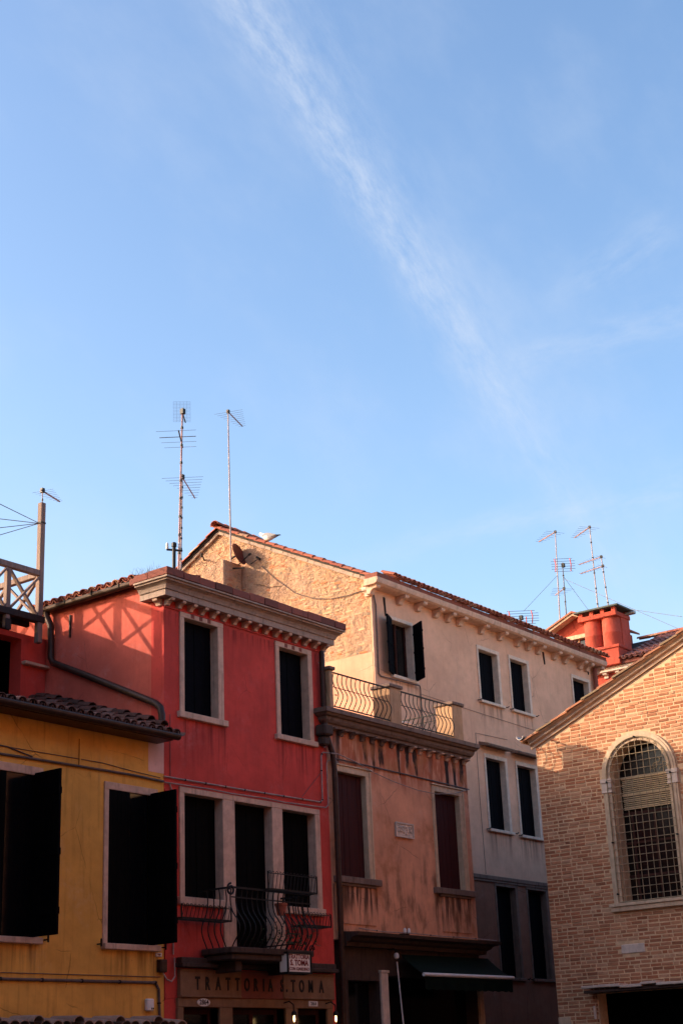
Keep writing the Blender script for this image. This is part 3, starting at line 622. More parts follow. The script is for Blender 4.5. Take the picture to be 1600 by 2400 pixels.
def spiral(c, r, turns, axis='Y', par=None, mat='iron', name='scroll', rad=.012, start=0):
    P = []
    for i in range(int(turns*14)+1):
        a = start+i/14*2*math.pi; q = r*(1-.62*i/(turns*14)); P.append(Vector(c)+Vector((math.cos(a)*q, 0, math.sin(a)*q)))
    return MB().tube(P, rad, 6).build(name, mat, par, smooth=True)
spiral((19.80, 17.28, 4.62), .10, 1.3, par=rl, rad=.018, start=math.pi*.5)
def rack(x0, x1, y, z, n, h=.2, name='planter_rack'):
    m_ = MB().bar((x0, y, z-h), (x1, y, z-h), .03, .03).bar((x0, y+.22, z-h), (x1, y+.22, z-h), .03, .03).bar((x0, y, z-.03), (x1, y, z-.03), .016, .012)
    for q in (x0, x1): m_.bar((q, y, z-h), (q, y+.29, z-h), .02, .02).bar((q, y, z-h), (q, y, z), .018, .018)
    o = m_.build(name, 'iron', rh)
    for i in range(n):
        x = x0+(i+.5)*(x1-x0)/n; dx = (x1-x0)/n*.42
        P = [Vector((x-dx, y, z-h)), Vector((x+dx*.3, y, z-.06))]+[Vector((x+math.cos(a)*.028, y, z-.02+math.sin(a)*.028)) for a in [-.6+k*.9 for k in range(6)]]
        MB().tube(P, .006, 5).build('hoop', 'iron', o)
    return o
rack(19.05, 20.28, 17.70, 4.39, 13, .23)
rack(22.24, 23.05, 17.70, 4.42, 9, .23)
rack(20.70, 22.05, 17.22, 4.98, 14, .30)
pot = MB().lathe((21.25, 17.40, 4.28), [(.07, 0), (.10, .16), (.115, .16), (.115, .2), (.10, .2)], 14).build('flower_pot', 'tile', rh, smooth=True)
# a few trailing leaves by the railing
mm = MB()
for i in range(260):
    c = Vector((21.25+random.gauss(0, .33), 17.22+random.gauss(0, .07), 3.78+abs(random.gauss(0, .16)))); a = Vector((random.gauss(0,1), random.gauss(0,1), random.gauss(0,1))).normalized(); b = a.orthogonal().normalized()
    s1 = random.uniform(.02, .04); mm.add([c-a*s1, c+b*s1*.5, c+a*s1, c-b*s1*.5], [(0,1,2,3)])
lv = mm.build('ivy', 'leaf', None); lv['kind'] = 'stuff'; lv['label'] = 'dark leaves trailing along the foot of the balcony railing'
# trattoria front
MB().box(19.20, 23.40, 17.82, 17.999, 3.40, 3.47).box(19.23, 23.38, 17.87, 17.999, 3.47, 3.56).build('sign_cornice', 'stone_soot', rh, bevel=.01)
sg = thing('trattoria_sign', 'long stone fascia board lettered TRATTORIA S. TOMA over the doors', 'sign', (21.3, 17.95, 3.15))
for a, b, mt in ((19.25, 20.77, 'sign_stone'), (20.771, 21.899, 'slab_clay'), (21.90, 23.36, 'sign_stone')):
    d = .0 if mt == 'sign_stone' else .012
    MB().box(a, b, 17.92+d, 17.998, 2.93, 3.38).build('panel', mt, sg, bevel=.006)
    if mt == 'sign_stone':
        MB().box(a+.01, b-.01, 17.905, 17.92, 3.34, 3.375).box(a+.01, b-.01, 17.905, 17.92, 2.935, 2.965).build('moulding', mt, sg, bevel=.004)
def letters(txt, size, pos, right, upd, mat, par, name='letter', depth=.012, bold=0.0, xscale=1.0):
    cu = bpy.data.curves.new('t', 'FONT'); cu.body = txt; cu.size = size; cu.extrude = depth/2; cu.offset = bold; cu.resolution_u = 3
    cu.align_x = 'CENTER'; cu.align_y = 'CENTER'
    tmp = bpy.data.objects.new('t', cu); COL.objects.link(tmp); dg = bpy.context.evaluated_depsgraph_get()
    me = bpy.data.meshes.new_from_object(tmp.evaluated_get(dg)); bpy.data.objects.remove(tmp); bpy.data.curves.remove(cu)
    r_, u_ = Vector(right).normalized(), Vector(upd).normalized()
    M = frame((0,0,0), r_, u_, r_.cross(u_)) @ Matrix.Diagonal((xscale, 1, 1, 1)); M.translation = Vector(pos)
    me.transform(Matrix.Translation(-world_of(par)) @ M); me.materials.clear(); me.materials.append(MATS[mat]); me.name = name
    o = bpy.data.objects.new(name, me); COL.objects.link(o); o.parent = par; return o
for ch, x in zip('TRATTORIAS.TOMA', (19.66, 19.90, 20.17, 20.42, 20.66, 20.92, 21.15, 21.36, 21.55, 21.86, 21.98, 22.16, 22.40, 22.66, 22.97)):
    yy = 17.914 if not 20.77 < x < 21.9 else 17.926
    letters(ch, .29, (x, yy, 3.145), (1,0,0), (0,0,1), 'letter', sg, bold=.007, xscale=.62)
# door surround
mm = MB()
for a, b in ((19.22, 19.36), (20.25, 20.57), (21.99, 22.32), (23.18, 23.34)): mm.box(a, b, 17.95, 18.28, 0, 2.78)
mm.box(19.22, 23.34, 17.945, 18.28, 2.78, 2.925)
dr = mm.build('shopfront_surround', 'sign_stone', rh, bevel=.008)
for a, b in doors:
    mm = MB(); mm.box(a, a+.08, 18.16, 18.22, 0, 2.78).box(b-.08, b, 18.16, 18.22, 0, 2.78).box(a+.08, b-.08, 18.16, 18.22, 2.68, 2.78)
    if b-a > 1.2: mm.box((a+b)/2-.05, (a+b)/2+.05, 18.16, 18.22, 0, 2.68)
    d_ = mm.build('door', 'shutter_maroon', rh, bevel=.006); MB().box(a+.08, b-.08, 18.185, 18.195, .05, 2.68).build('pane', 'glass_dark', d_)
hn = thing('house_number', 'oval white house number plate 2864 beside the trattoria door', 'number plate', (19.82, 17.94, 2.855))
MB().lathe((19.82, 17.932, 2.855), [(.0, -.01), (.155, -.01), (.16, 0), (.155, .008), (.0, .008)], 28, axis=(0, -1, 0)).build('plate', 'white_paint', hn, smooth=True).scale = (1, 1, .40)
p_ = hn.children[0]; p_.location = (0, 0, 0)
letters('2864', .115, (19.82, 17.921, 2.855), (1,0,0), (0,0,1), 'letter', hn, 'number', depth=.003, bold=.002)
hn2 = thing('name_plate', 'small rectangular white plate over the right trattoria door', 'number plate', (22.74, 17.94, 2.86))
MB().box(22.61, 22.87, 17.93, 17.946, 2.815, 2.905).build('plate', 'white_paint', hn2, bevel=.004)
letters('2864', .085, (22.74, 17.928, 2.858), (1,0,0), (0,0,1), 'letter', hn2, 'number', depth=.003)
# hanging lantern sign
ls = thing('lantern_sign', 'square hanging glass lantern sign lettered TRATTORIA S. TOMA CON GIARDINO', 'sign', (21.45, 17.2, 3.3))
MB().box(21.15, 21.76, 17.20, 17.38, 3.33, 3.62).build('glass', 'sign_glass', ls)
mm = MB()
for x in (21.14, 21.77):
    for y_ in (17.19, 17.39): mm.box(x-.014, x+.014, y_-.014, y_+.014, 3.30, 3.66)
for z in (3.31, 3.645):
    mm.box(21.13, 21.78, 17.178, 17.20, z-.015, z+.015).box(21.13, 21.78, 17.38, 17.40, z-.015, z+.015).box(21.13, 21.15, 17.2, 17.38, z-.015, z+.015).box(21.76, 21.78, 17.2, 17.38, z-.015, z+.015)
mm.tube([(21.45, 17.29, 3.66), (21.45, 17.29, 3.80), (21.45, 17.6, 3.80), (21.45, 17.98, 3.80)], .012, 6)
mm.build('frame', 'iron', ls)
o_ = spiral((21.93, 17.29, 3.72), .08, 1.2, par=ls, rad=.012)
for t, z, s1, b1 in (('TRATTORIA', 3.575, .105, .002), ('S. TOMA', 3.475, .13, .004), ('CON GIARDINO', 3.375, .075, .001)):
    letters(t, s1, (21.455, 17.196, z), (1,0,0), (0,0,1), 'letter_red', ls, 'lettering', depth=.004, bold=b1, xscale=.98)
# wall lamps, lit
for px in (1155, 1520):
    p = on(380+px*.26786, 2000+1450*.26786, Y=17.72)
    lp = thing('wall_lamp', 'lit wall lamp between the two right hand trattoria doors' if px < 1300 else 'lit wall lamp at the corner of the trattoria next to the downpipe', 'lamp', tuple(p), 'lit lamps of the trattoria')
    MB().tube([(p.x, 17.94, p.z+.28), (p.x, 17.82, p.z+.30), (p.x, 17.73, p.z+.24), (p.x, 17.72, p.z+.13)], .012, 6).lathe((p.x, 17.72, p.z+.06), [(.05, 0), (.045, .05), (.02, .08)], 10).build('bracket', 'iron', lp, smooth=True)
    MB().lathe(p, [(.004, -.05), (.014, -.035), (.02, -.005), (.016, .025), (.012, .06)], 12).build('bulb', 'bulb', lp, smooth=True)

# ------------------------------------------------------------------ terrace house (peach)
ph = thing('terrace_house', 'stained peach house with a railed roof terrace and maroon shutters', 'house', (26, 18, 0))
H = [window(ph, Y, 23.76, 24.70, 5.19, 7.20, (.07, .19, .12, .12), 'stone_warm', 'shutter_maroon', recess=.09, sill=(.12, .07), planks=6, sill_mat='stone_dark'),
     window(ph, Y, 27.15, 28.10, 5.19, 7.19, (.09, .19, .13, .12), 'stone_warm', 'shutter_maroon', recess=.09, sill=(.13, .07), planks=6, sill_mat='stone_dark')]
wl = [o for o in ph.children if o.name.startswith('window')]
for w, (a, b) in zip(wl, ((23.69, 24.89), (27.06, 28.29))):
    MB().box(a-.03, b+.03, Y-.06, Y, 7.32, 7.35).box(a+.04, a+.065, Y-.04, Y-.03, 5.19, 7.28).box(b-.075, b-.05, Y-.045, Y-.03, 5.19, 7.28).build('moulding', 'stone_warm', w, bevel=.004)
    MB().box(a+.05, b-.02, Y-.055, Y, 5.02, 5.068).build('sill_moulding', 'stone_dark', w, bevel=.006)
    MB().box(a+.12, b-.03, Y-.022, Y, 4.32, 5.02).build('apron', 'peach_plaster', w)
mm = MB(); mm.wall('Y', Y, Y+.3, rect(23.502, 28.5, 4.02, 8.34), H); mm.build('front_wall', 'peach_plaster', ph)
mm = MB(); mm.box(28.2, 28.5, 18.3, 20.29, 0, 8.3).box(23.51, 23.8, 18.3, 24, 0, 8.3).box(23.8, 28.46, 23.8, 24.1, 0, 8.3); mm.build('side_walls', 'peach_plaster', ph)
mm = MB(); mm.box(23.52, 28.2, 18.3, 23.8, 8.20, 8.31); mm.build('terrace_floor', 'stone', ph)
loft([(0, 8.015), (.10, 8.02), (.115, 8.07), (.16, 8.085), (.20, 8.13), (.215, 8.185), (.27, 8.20), (.30, 8.235), (.34, 8.245), (.345, 8.33), (0, 8.335)], 23.5, 28.5, Y, 18.3, 1.15, .25).build('terrace_cornice', 'stone_dark', ph)
bp2 = [(0, 18.02, 8.014), (0, 17.83, 8.014), (0, 17.83, 7.985), (0, 17.93, 7.96), (0, 17.965, 7.90), (0, 18.02, 7.90)]
for i in range(15):
    x = 23.62+i*.3405-.05
    MB().prism(bp2, (x, 0, 0), (x+.10, 0, 0)).build('bracket', 'stone_dark' if i < 8 else 'stone', ph, bevel=.004)
# corner console and dark growth by the joint
MB().box(23.14, 23.42, 17.74, 17.99, 7.80, 8.01).box(23.2, 23.4, 17.82, 17.99, 7.62, 7.80).build('console', 'stone_soot', ph, bevel=.03)
for a, b in ((23.37, 23.48), (25.40, 25.79), (27.73, 28.12)):
    dp_ = 18.20 if a > 24 else 17.88
    pm = MB().box(a, b, 17.76, dp_, 8.335, 9.115).build('pillar', 'pillar_stone', ph, bevel=.012)
    MB().box(a-.04, b+.04, 17.72, dp_+.04, 9.116, 9.185).build('cap', 'stone_dark', pm, bevel=.012)
for a, b, n in ((23.47, 25.40, 13), (25.79, 27.73, 13)):
    rl2 = MB().bar((a, 17.79, 9.085), (b, 17.79, 9.085), .035, .022).bar((a, 17.79, 8.41), (b, 17.79, 8.41), .025, .02).bar((a, 17.80, 8.80), (b, 17.80, 8.80), .010, .012).build('railing', 'iron', ph)
    for i in range(n): belly((a+(i+.5)*(b-a)/n, 17.79, 8.41), (0, -1, 0), .675, 'iron', rl2, amp=.10, r=.0095)
rl3 = MB().bar((28.18, 18.2, 9.085), (28.18, 20.28, 9.085), .03, .022).bar((28.18, 18.2, 8.45), (28.18, 20.28, 8.45), .022, .02).bar((28.18, 18.2, 8.95), (28.18, 20.28, 8.95), .012, .012).build('railing', 'iron', ph)
for i in range(15): belly((28.18, 18.27+i*.137, 8.45), (1, 0, 0), .63, 'iron', rl3, amp=.09, r=.0095)
for i in range(15): MB().tube([(28.18, 18.25+i*.137+.05*math.cos(k*.9), 8.62+.05*math.sin(k*.9)) for k in range(8)], .006, 5).build('ring', 'iron', rl3)
tb = thing('garden_table', 'small white topped iron table behind the terrace railing', 'table', (27.2, 18.9, 8.31))
MB().lathe((27.2, 18.9, 8.31), [(.36, .42), (.38, .43), (.38, .45), (.36, .46)], 20).build('table_top', 'white_paint', tb, smooth=True)
for k in range(4):
    a = k*math.pi/2+.4; c, s2 = math.cos(a), math.sin(a)
    MB().tube([(27.2+c*.30, 18.9+s2*.30, 8.315), (27.2+c*.18, 18.9+s2*.18, 8.45), (27.2+c*.10, 18.9+s2*.10, 8.6), (27.2+c*.26, 18.9+s2*.26, 8.735)], .012, 6).build('leg', 'iron', tb, smooth=True)
# flower pots glimpsed at the terrace's near end
for i, (x, y_) in enumerate(((23.75, 18.25), (24.05, 18.6))):
    fp = thing('flower_pot', ('clay flower pot with a plant on the terrace, against the railing by the red house', 'clay flower pot with a plant on the terrace, set back from the railing')[i], 'flower pot', (x, y_, 8.31))
    MB().lathe((x, y_, 8.312), [(.10, 0), (.14, .24), (.16, .24), (.16, .30), (.14, .30)], 14).build('pot', 'tile', fp, smooth=True)
    m2 = MB()
    for k in range(60):
        c = Vector((x+random.gauss(0, .10), y_+random.gauss(0, .10), 8.66+abs(random.gauss(0, .10)))); a = Vector((random.gauss(0,1), random.gauss(0,1), random.gauss(0,1))).normalized(); b = a.orthogonal().normalized()
        m2.add([c-a*.05, c+b*.02, c+a*.05, c-b*.02], [(0,1,2,3)])
    for k in range(5): m2.tube([(x, y_, 8.58), (x+random.gauss(0, .06), y_+random.gauss(0, .06), 8.74)], .006, 4)
    m2.build('foliage', 'leaf', fp)
# relief plaque
pq = MB().box(25.66, 26.27, Y-.03, Y-.001, 6.11, 6.40).build('plaque', 'stone_pale', ph, bevel=.005)
MB().box(25.65, 26.28, Y-.05, Y-.03, 6.375, 6.405).box(25.65, 26.28, Y-.05, Y-.03, 6.105, 6.13).box(25.65, 25.675, Y-.05, Y-.03, 6.13, 6.375).box(26.255, 26.28, Y-.05, Y-.03, 6.13, 6.375).build('border', 'stone_pale', pq)
m2 = MB()
for i in range(4):
    for k in range(9):
        c = (25.75+i*.14+random.uniform(-.05, .05), Y-.03, 6.17+random.uniform(0, .17)); s2 = random.uniform(.018, .035)
        m2.lathe(c, [(.2*s2, -s2*.2), (s2, 0), (s2*.8, s2*.5), (s2*.2, s2*.8)], 7, axis=(0, -1, 0))
m2.build('relief', 'stone_pale', pq, jitter=.003)
# shop below
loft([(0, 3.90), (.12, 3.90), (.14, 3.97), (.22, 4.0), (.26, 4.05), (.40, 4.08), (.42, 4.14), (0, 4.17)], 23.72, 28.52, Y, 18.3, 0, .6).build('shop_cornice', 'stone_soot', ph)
cable('cable', 'thin cable with clips lying along the ledge under the peach wall', [(23.8, 17.62, 4.20), (24.6, 17.6, 4.165), (25.3, 17.6, 4.18), (26.4, 17.6, 4.165), (27.5, 17.6, 4.17), (28.6, 17.6, 4.16)], .010, 'cable_pale', clips=3)
for i, x in enumerate((25.28, 25.42)):
    q = thing('spot_lamp', ('small white spot lamp on the shop ledge, the one nearer the red house', 'small white spot lamp on the shop ledge, the one nearer the awning')[i], 'lamp', (x, 17.62, 4.17), 'spot lamps on the shop ledge')
    MB().lathe((x, 17.62, 4.17), [(.03, 0), (.03, .07), (.018, .1)], 10).build('head', 'white_paint', q, smooth=True); MB().box(x-.012, x+.012, 17.62, 17.75, 4.15, 4.172).build('clamp', 'iron', q)
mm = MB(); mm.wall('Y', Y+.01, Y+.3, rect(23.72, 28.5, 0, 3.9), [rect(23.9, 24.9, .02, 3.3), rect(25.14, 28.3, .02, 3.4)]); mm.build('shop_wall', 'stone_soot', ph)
MB().box(23.9, 28.3, 18.28, 18.30, 0, 3.5).build('shop_glass', 'glass_dark', ph)
MB().box(24.905, 25.13, 17.96, 18.28, 0, 3.45).box(24.88, 25.155, 17.94, 18.28, 3.45, 3.50).build('pilaster', 'stone_pale', ph, bevel=.008)
MB().box(28.34, 28.50, 17.95, 18.28, 0, 3.2).build('pilaster', 'stone_warm', ph, bevel=.008)
lampx = thing('globe_lamp', 'white round lamp above the pale shop pilaster', 'lamp', (25.22, 17.9, 3.75))
MB().lathe((25.21, 17.80, 3.76), [(.012, -.06), (.042, -.042), (.052, 0), (.042, .042), (.012, .06)], 16).build('globe', 'white_paint', lampx, smooth=True); MB().tube([(25.21, 17.8, 3.80), (25.21, 17.85, 3.9), (25.21, 18.0, 3.9)], .014, 6).build('arm', 'iron', lampx)
aw = thing('awning', 'dark green shop awning with a white front bar', 'awning', (27, 17.6, 3.3))
mm = MB(); A, B, Cc, D = (25.44, 17.86, 3.80), (28.60, 17.86, 3.82), (28.62, 17.30, 3.39), (25.40, 17.30, 3.385)
k = 10; vs = []; 
for i in range(k+1):
    t = i/k
    for j in range(5):
        q = j/4; a = Vector(A).lerp(Vector(B), t); d = Vector(D).lerp(Vector(Cc), t); p = a.lerp(d, q); p.z -= .03*math.sin(q*math.pi)
        vs.append(p)
top = [(i*5+j, (i+1)*5+j, (i+1)*5+j+1, i*5+j+1) for i in range(k) for j in range(4)]
mm.add(vs+[v-Vector((0, 0, .006)) for v in vs], top+[tuple(x+len(vs) for x in f)[::-1] for f in top]); mm.build('canopy', 'awning', aw, smooth=True)
mm = MB(); vs = []
for i in range(41):
    t = i/40; x = 25.40+3.2*t; vs += [(x, 17.295, 3.35), (x, 17.29+.012*math.sin(t*40), 3.13-.03*abs(math.sin(t*40)))]
mm.add(vs+[(v[0], v[1]+.006, v[2]) for v in vs], [(2*i, 2*i+2, 2*i+3, 2*i+1) for i in range(40)]+[(82+2*i, 82+2*i+1, 82+2*i+3, 82+2*i+2) for i in range(40)]); mm.build('valance', 'awning', aw)
MB().tube([(25.36, 17.29, 3.385), (28.64, 17.29, 3.39)], .036, 12).build('front_bar', 'white_paint', aw, smooth=True)
for x in (25.6, 28.4): MB().tube([(x, 17.9, 3.75), (x+.2, 17.6, 3.45), (x, 17.33, 3.37)], .018, 6).build('arm', 'iron', aw)
MB().tube([(25.33, 17.88, 3.66), (25.335, 17.80, 2.4), (25.34, 17.78, 1.3)], .013, 8).build('crank_rod', 'white_paint', aw, smooth=True)
# cables of the peach front
cable('cable', 'dark cable fixed along the peach wall between the window heads', [(23.6, 17.93, 7.42), (24.38, 17.96, 7.43), (26, 17.975, 7.42), (27.5, 17.975, 7.40), (28.5, 17.97, 7.38)], .015)
cable('cable', 'pale slack cable sagging across the peach wall', [(23.6, 17.80, 7.48), (24.35, 17.93, 7.44)], .011, 'cable_pale')
P = [(24.35, 17.93, 7.44), (24.85, 17.90, 7.30), (25.6, 17.88, 7.18), (26.4, 17.88, 7.11), (27.1, 17.88, 7.11), (27.8, 17.9, 7.2), (28.5, 17.97, 7.38)]
cable('cable', 'thin drooping wire hanging below the dark cable on the peach wall', P, .008, 'cable_pale')

# ------------------------------------------------------------------ beige house
bh = thing('beige_house', 'tall beige plastered house with a rubble gable and dark shuttered windows', 'house', (33, 20.3, 0))
Yb, Xg = 20.3, 28.47
H = []
fwb = (.07, .11, .10, .07)
H.append(window(bh, Yb, 29.22, 30.06, 10.50, 11.87, (.06, .06, .09, .08), 'stone_pale', None, sill=(.04, .06)))
wo = bh.children[0]
MB().box(29.22, 30.06, Yb+.2, Yb+.22, 10.50, 11.87).build('pane', 'glass_dark', wo)
MB().box(29.60, 29.66, Yb+.17, Yb+.2, 10.50, 11.87).box(29.22, 29.27, Yb+.17, Yb+.2, 10.5, 11.87).box(30.0, 30.06, Yb+.17, Yb+.2, 10.5, 11.87).build('casement', 'wood_red', wo)
for hx, dx, dy in ((29.17, -.41, -.17), (30.10, -.23, -.40)):
    mm = MB(); d = Vector((dx, dy, 0)); n_ = Vector((dy, -dx, 0)).normalized()*.02; hp = Vector((hx, Yb-.05, 0))
    for i in range(4):
        a, b = hp+d*(i/4+.01), hp+d*((i+1)/4-.01)
        mm.add([(*(a-n_).xy, 10.48), (*(b-n_).xy, 10.48), (*(b+n_).xy, 10.48), (*(a+n_).xy, 10.48), (*(a-n_).xy, 11.88), (*(b-n_).xy, 11.88), (*(b+n_).xy, 11.88), (*(a+n_).xy, 11.88)], [(3,2,1,0),(4,5,6,7),(0,1,5,4),(1,2,6,5),(2,3,7,6),(3,0,4,7)])
    for z in (10.7, 11.2, 11.65): mm.bar(hp+Vector((0, 0, z)), hp+d+Vector((0, 0, z)), .06, .05)
    mm.build('shutter', 'shutter_navy', wo)
for (a, b, c, d) in ((33.08, 34.00, 10.52, 11.88), (34.65, 35.53, 10.52, 11.91), (38.06, 38.98, 10.52, 11.98), (33.06, 33.98, 7.25, 9.04), (34.58, 35.50, 7.23, 9.04), (33.10, 34.0, 3.7, 5.86), (34.60, 35.5, 3.7, 5.87)):
    H.append(window(bh, Yb, a, b, c, d, fwb, 'stone_pale' if c > 5 else 'stone_dark', 'shutter_navy', recess=.14, sill=(.03, .06)))
    w = [o for o in bh.children if o.name.startswith('window')][-1]
    for sx in (a-.16, b+.24):
        MB().bar((sx, Yb+.01, c-.02), (sx, Yb-.10, c-.02), .018, .018).bar((sx-.05, Yb-.10, c-.04), (sx+.05, Yb-.10, c+.01), .02, .02).build('shutter_stop', 'iron', w)
    if 7 < c < 8:
        MB().prism([(0, Yb, 9.33), (0, Yb-.27, 9.28), (0, Yb-.29, 9.32), (0, Yb-.27, 9.345), (0, Yb, 9.42)], (a-.24, 0, 0), (b+.12, 0, 0)).build('hood', 'stone_dark', w)
mm = MB(); mm.wall('Y', Yb, Yb+.3, [(28.80, 6.04), (39.40, 6.04), (39.40, 12.62), (28.80, 12.62)], H[:6]); mm.build('front_wall', 'beige_plaster', bh)
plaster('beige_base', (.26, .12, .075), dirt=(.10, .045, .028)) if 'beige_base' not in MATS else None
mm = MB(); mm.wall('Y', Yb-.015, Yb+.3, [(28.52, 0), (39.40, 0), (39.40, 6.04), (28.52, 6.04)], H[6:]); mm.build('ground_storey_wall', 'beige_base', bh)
MB().box(28.47, 28.80, Yb, Yb+.03, 6.04, 12.62).build('front_edge', 'beige_plaster', bh)
MB().box(28.52, 39.43, Yb-.07, Yb, 5.99, 6.09).box(28.52, 39.42, Yb-.05, Yb-.015, 5.93, 5.99).build('string_course', 'stone_dark', bh, bevel=.01)
ridge, ea, eb = (25.03, 15.08), (20.33, 12.74), (29.6, 12.55)
mm = MB(); mm.wall('X', Xg, Xg+.3, [(20.331, 0), (29.6, 0), eb, ridge, (20.331, 12.74)]); mm.build('gable_wall', 'gable_plaster', bh)
MB().box(Xg-.012, Xg, 20.335, 29, 8.2, 10.94).build('gable_render', 'pink_plaster', bh, jitter=.004)
MB().box(28.8, 39.4, 29.3, 29.6, 0, 12.5).box(39.1, 39.4, 20.6, 29.3, 0, 12.5).build('rear_walls', 'beige_plaster', bh)
# rubble pieces showing through the worn gable render
def lump(seed):
    rr = random.Random(seed); k = 7; ring = []
    for i in range(k):
        a = 2*math.pi*i/k+rr.uniform(-.25, .25); s2 = rr.uniform(.78, 1.0); ring.append((math.copysign(abs(math.cos(a))**.65, math.cos(a))*.5*s2, math.copysign(abs(math.sin(a))**.65, math.sin(a))*.5*s2))
    vs = [(0.9, y_, z) for y_, z in ring]+[(-.7, y_*.9, z*.88) for y_, z in ring]+[(-1.0, y_*.55, z*.5) for y_, z in ring]
    fs = [(i, (i+1) % k, k+(i+1) % k, k+i) for i in range(k)]+[(k+i, k+(i+1) % k, 2*k+(i+1) % k, 2*k+i) for i in range(k)]+[tuple(range(2*k, 3*k))]
    me = bpy.data.meshes.new('stone'); me.from_pydata(vs, [], fs); me.update(); me.materials.append(MATS['rubble'])
    for p in me.polygons: p.use_smooth = True
    return me
lumps = [lump(i) for i in range(8)]
def gz(y_): return ridge[1]-(ridge[1]-ea[1])*(ridge[0]-y_)/(ridge[0]-ea[0]) if y_ < ridge[0] else ridge[1]-(ridge[1]-eb[1])*(y_-ridge[0])/(eb[0]-ridge[0])
cnt = 0; random.seed(21); zrow = 10.98
while zrow < 15 and cnt < 290:
    yq = 20.42+random.uniform(0, .2)
    while yq < 27.0:
        wd = random.choice((.13, .2, .26, .3))*random.uniform(.8, 1.15); hh = random.uniform(.045, .075)
        dens = .62 if yq < 21.6 else .30
        if zrow+hh < gz(yq+wd/2)-.16 and zrow+hh < gz(yq)-.16 and random.random() < dens and seen((Xg, yq, zrow))[1] < 1640 and seen((Xg, yq, zrow))[0] > 430 and not (23.3 < yq < 24.3 and 13.4 < zrow < 14.4) and zrow > 12.0-(22.6-yq)*.0 - (0 if yq > 22.2 else 1.1):
            S = Matrix.Diagonal((random.uniform(.006, .016), wd, hh, 1)); Rm = Matrix.Rotation(random.uniform(-.08, .08), 4, 'X')
            inst('stone', random.choice(lumps), bh.children[[c.name for c in bh.children].index(next(c.name for c in bh.children if c.name.startswith('gable_wall')))], Matrix.Translation((Xg, yq+wd/2, zrow+random.uniform(-.015, .015))) @ Rm @ S); cnt += 1
        yq += wd+random.uniform(.02, .12)
    zrow += random.uniform(.085, .11)
# roof
def rp(y_, dz=0): return gz(y_)+dz
mm = MB(); n_ = .05
mm.wall('X', 28.36, 39.5, [(19.98, gz(20.33)-.175+.02), ridge, (29.75, 12.47), (29.75, 12.55), (ridge[0], ridge[1]+.09), (19.98, gz(20.33)-.175+.10)])
br = mm.build('roof', 'wood_dark', bh)
# grey mortar fillet under the verge
mm = MB()
for (ya, yb_) in ((20.36, 25.03), (25.03, 27.6)):
    k = 24
    for i in range(k):
        a, b = ya+(yb_-ya)*i/k, ya+(yb_-ya)*(i+1)/k
        mm.bar((28.43+random.uniform(-.008, .008), a, rp(a)-.035), (28.43+random.uniform(-.008, .008), b, rp(b)-.035), .075, .085+random.uniform(-.008, .01))
mm.build('verge_mortar', 'stone_cornice', br, jitter=.008)
# verge tiles, seen from the side
cmv = coppo(.40, .10, .086, mat='tile')
sv = Vector((0, 4.70, 2.34)).normalized(); n = int(5.5/.33)
for i in range(17):
    for xx in (28.39, 28.60):
        y_ = 20.12+i*.297; p = Vector((xx+random.uniform(-.01, .01), y_, rp(max(y_, 20.0))+.075+random.uniform(0, .012)))
        vt = (sv-Vector((0, 0, .05))).normalized(); uu = Vector((1, random.uniform(-.04, .04), 0)).normalized(); nn = uu.cross(vt).normalized(); uu = vt.cross(nn); inst('tile', cmv, br, frame(p, uu, vt, nn))
sv2 = Vector((0, -(29.6-25.03), 2.53)).normalized()
for i in range(9):
    for xx in (28.39, 28.60):
        y_ = 27.75-i*.297; p = Vector((xx+random.uniform(-.01, .01), y_, rp(y_)+.075))
        vt = (sv2-Vector((0, 0, .05))).normalized(); uu = Vector((-1, random.uniform(-.04, .04), 0)).normalized(); nn = uu.cross(vt).normalized(); uu = vt.cross(nn); inst('tile', cmv, br, frame(p, uu, vt, nn))
cmr = coppo(.45, .13, .11, mat='tile')
for i in range(5):
    vt = Vector((1, 0, -.03)).normalized(); inst('ridge_tile', cmr, br, frame((28.20+i*.38, 25.0, 15.22), (0, -1, 0), vt, Vector((0, -1, 0)).cross(vt)))
# eave: stone gutter course, clay band and tile ends
MB().box(28.22, 39.62, 19.93, 20.31, 12.60, 12.66).prism([(0, 19.93, 12.60), (0, 19.95, 12.535), (0, 20.02, 12.50), (0, 20.32, 12.50), (0, 20.32, 12.60)], (28.22, 0, 0), (39.62, 0, 0)).build('eave_gutter', 'stone', bh)
x = 28.24
while x < 39.6:
    b = min(39.62, x+random.uniform(.38, .5)); MB().box(x+.004, b-.003, 19.94+random.uniform(-.006, .006), 20.3, 12.662, 12.775+random.uniform(-.008, .008)).build('eave_slab', 'slab_clay', bh, bevel=.006); x = b
tile_roof(br, (28.80, 19.86, 12.77), (1, 0, 0), Vector((0, 1, .495)).normalized(), 54, 1, 'tile', single=(0,), lift=.0)
bxs = (28.30, 29.48, 30.27, 31.05, 31.59, 32.12, 33.16, 34.09, 34.97, 35.52, 36.07, 36.95, 37.56, 38.43, 38.81, 39.40)
bpb = [(0, 20.32, 12.498), (0, 20.0, 12.498), (0, 20.0, 12.45), (0, 20.03, 12.42), (0, 20.12, 12.41), (0, 20.18, 12.36), (0, 20.21, 12.30), (0, 20.32, 12.30)]
for x in bxs: MB().prism(bpb, (x-.0, 0, 0), (x+.16, 0, 0)).build('bracket', 'stone', bh, bevel=.008)
MB().prism([(28.49-(20.32-p[1])*.6, 0, p[2]) for p in bpb], (0, 20.32, 0), (0, 20.46, 0)).build('bracket', 'stone_pale', bh, bevel=.008)
MB().tube([(39.30, 20.18, 12.45), (39.30, 20.2, 12.2), (39.30, 20.2, .2)], .07, 10).build('downpipe', 'slab_clay', bh, smooth=True)
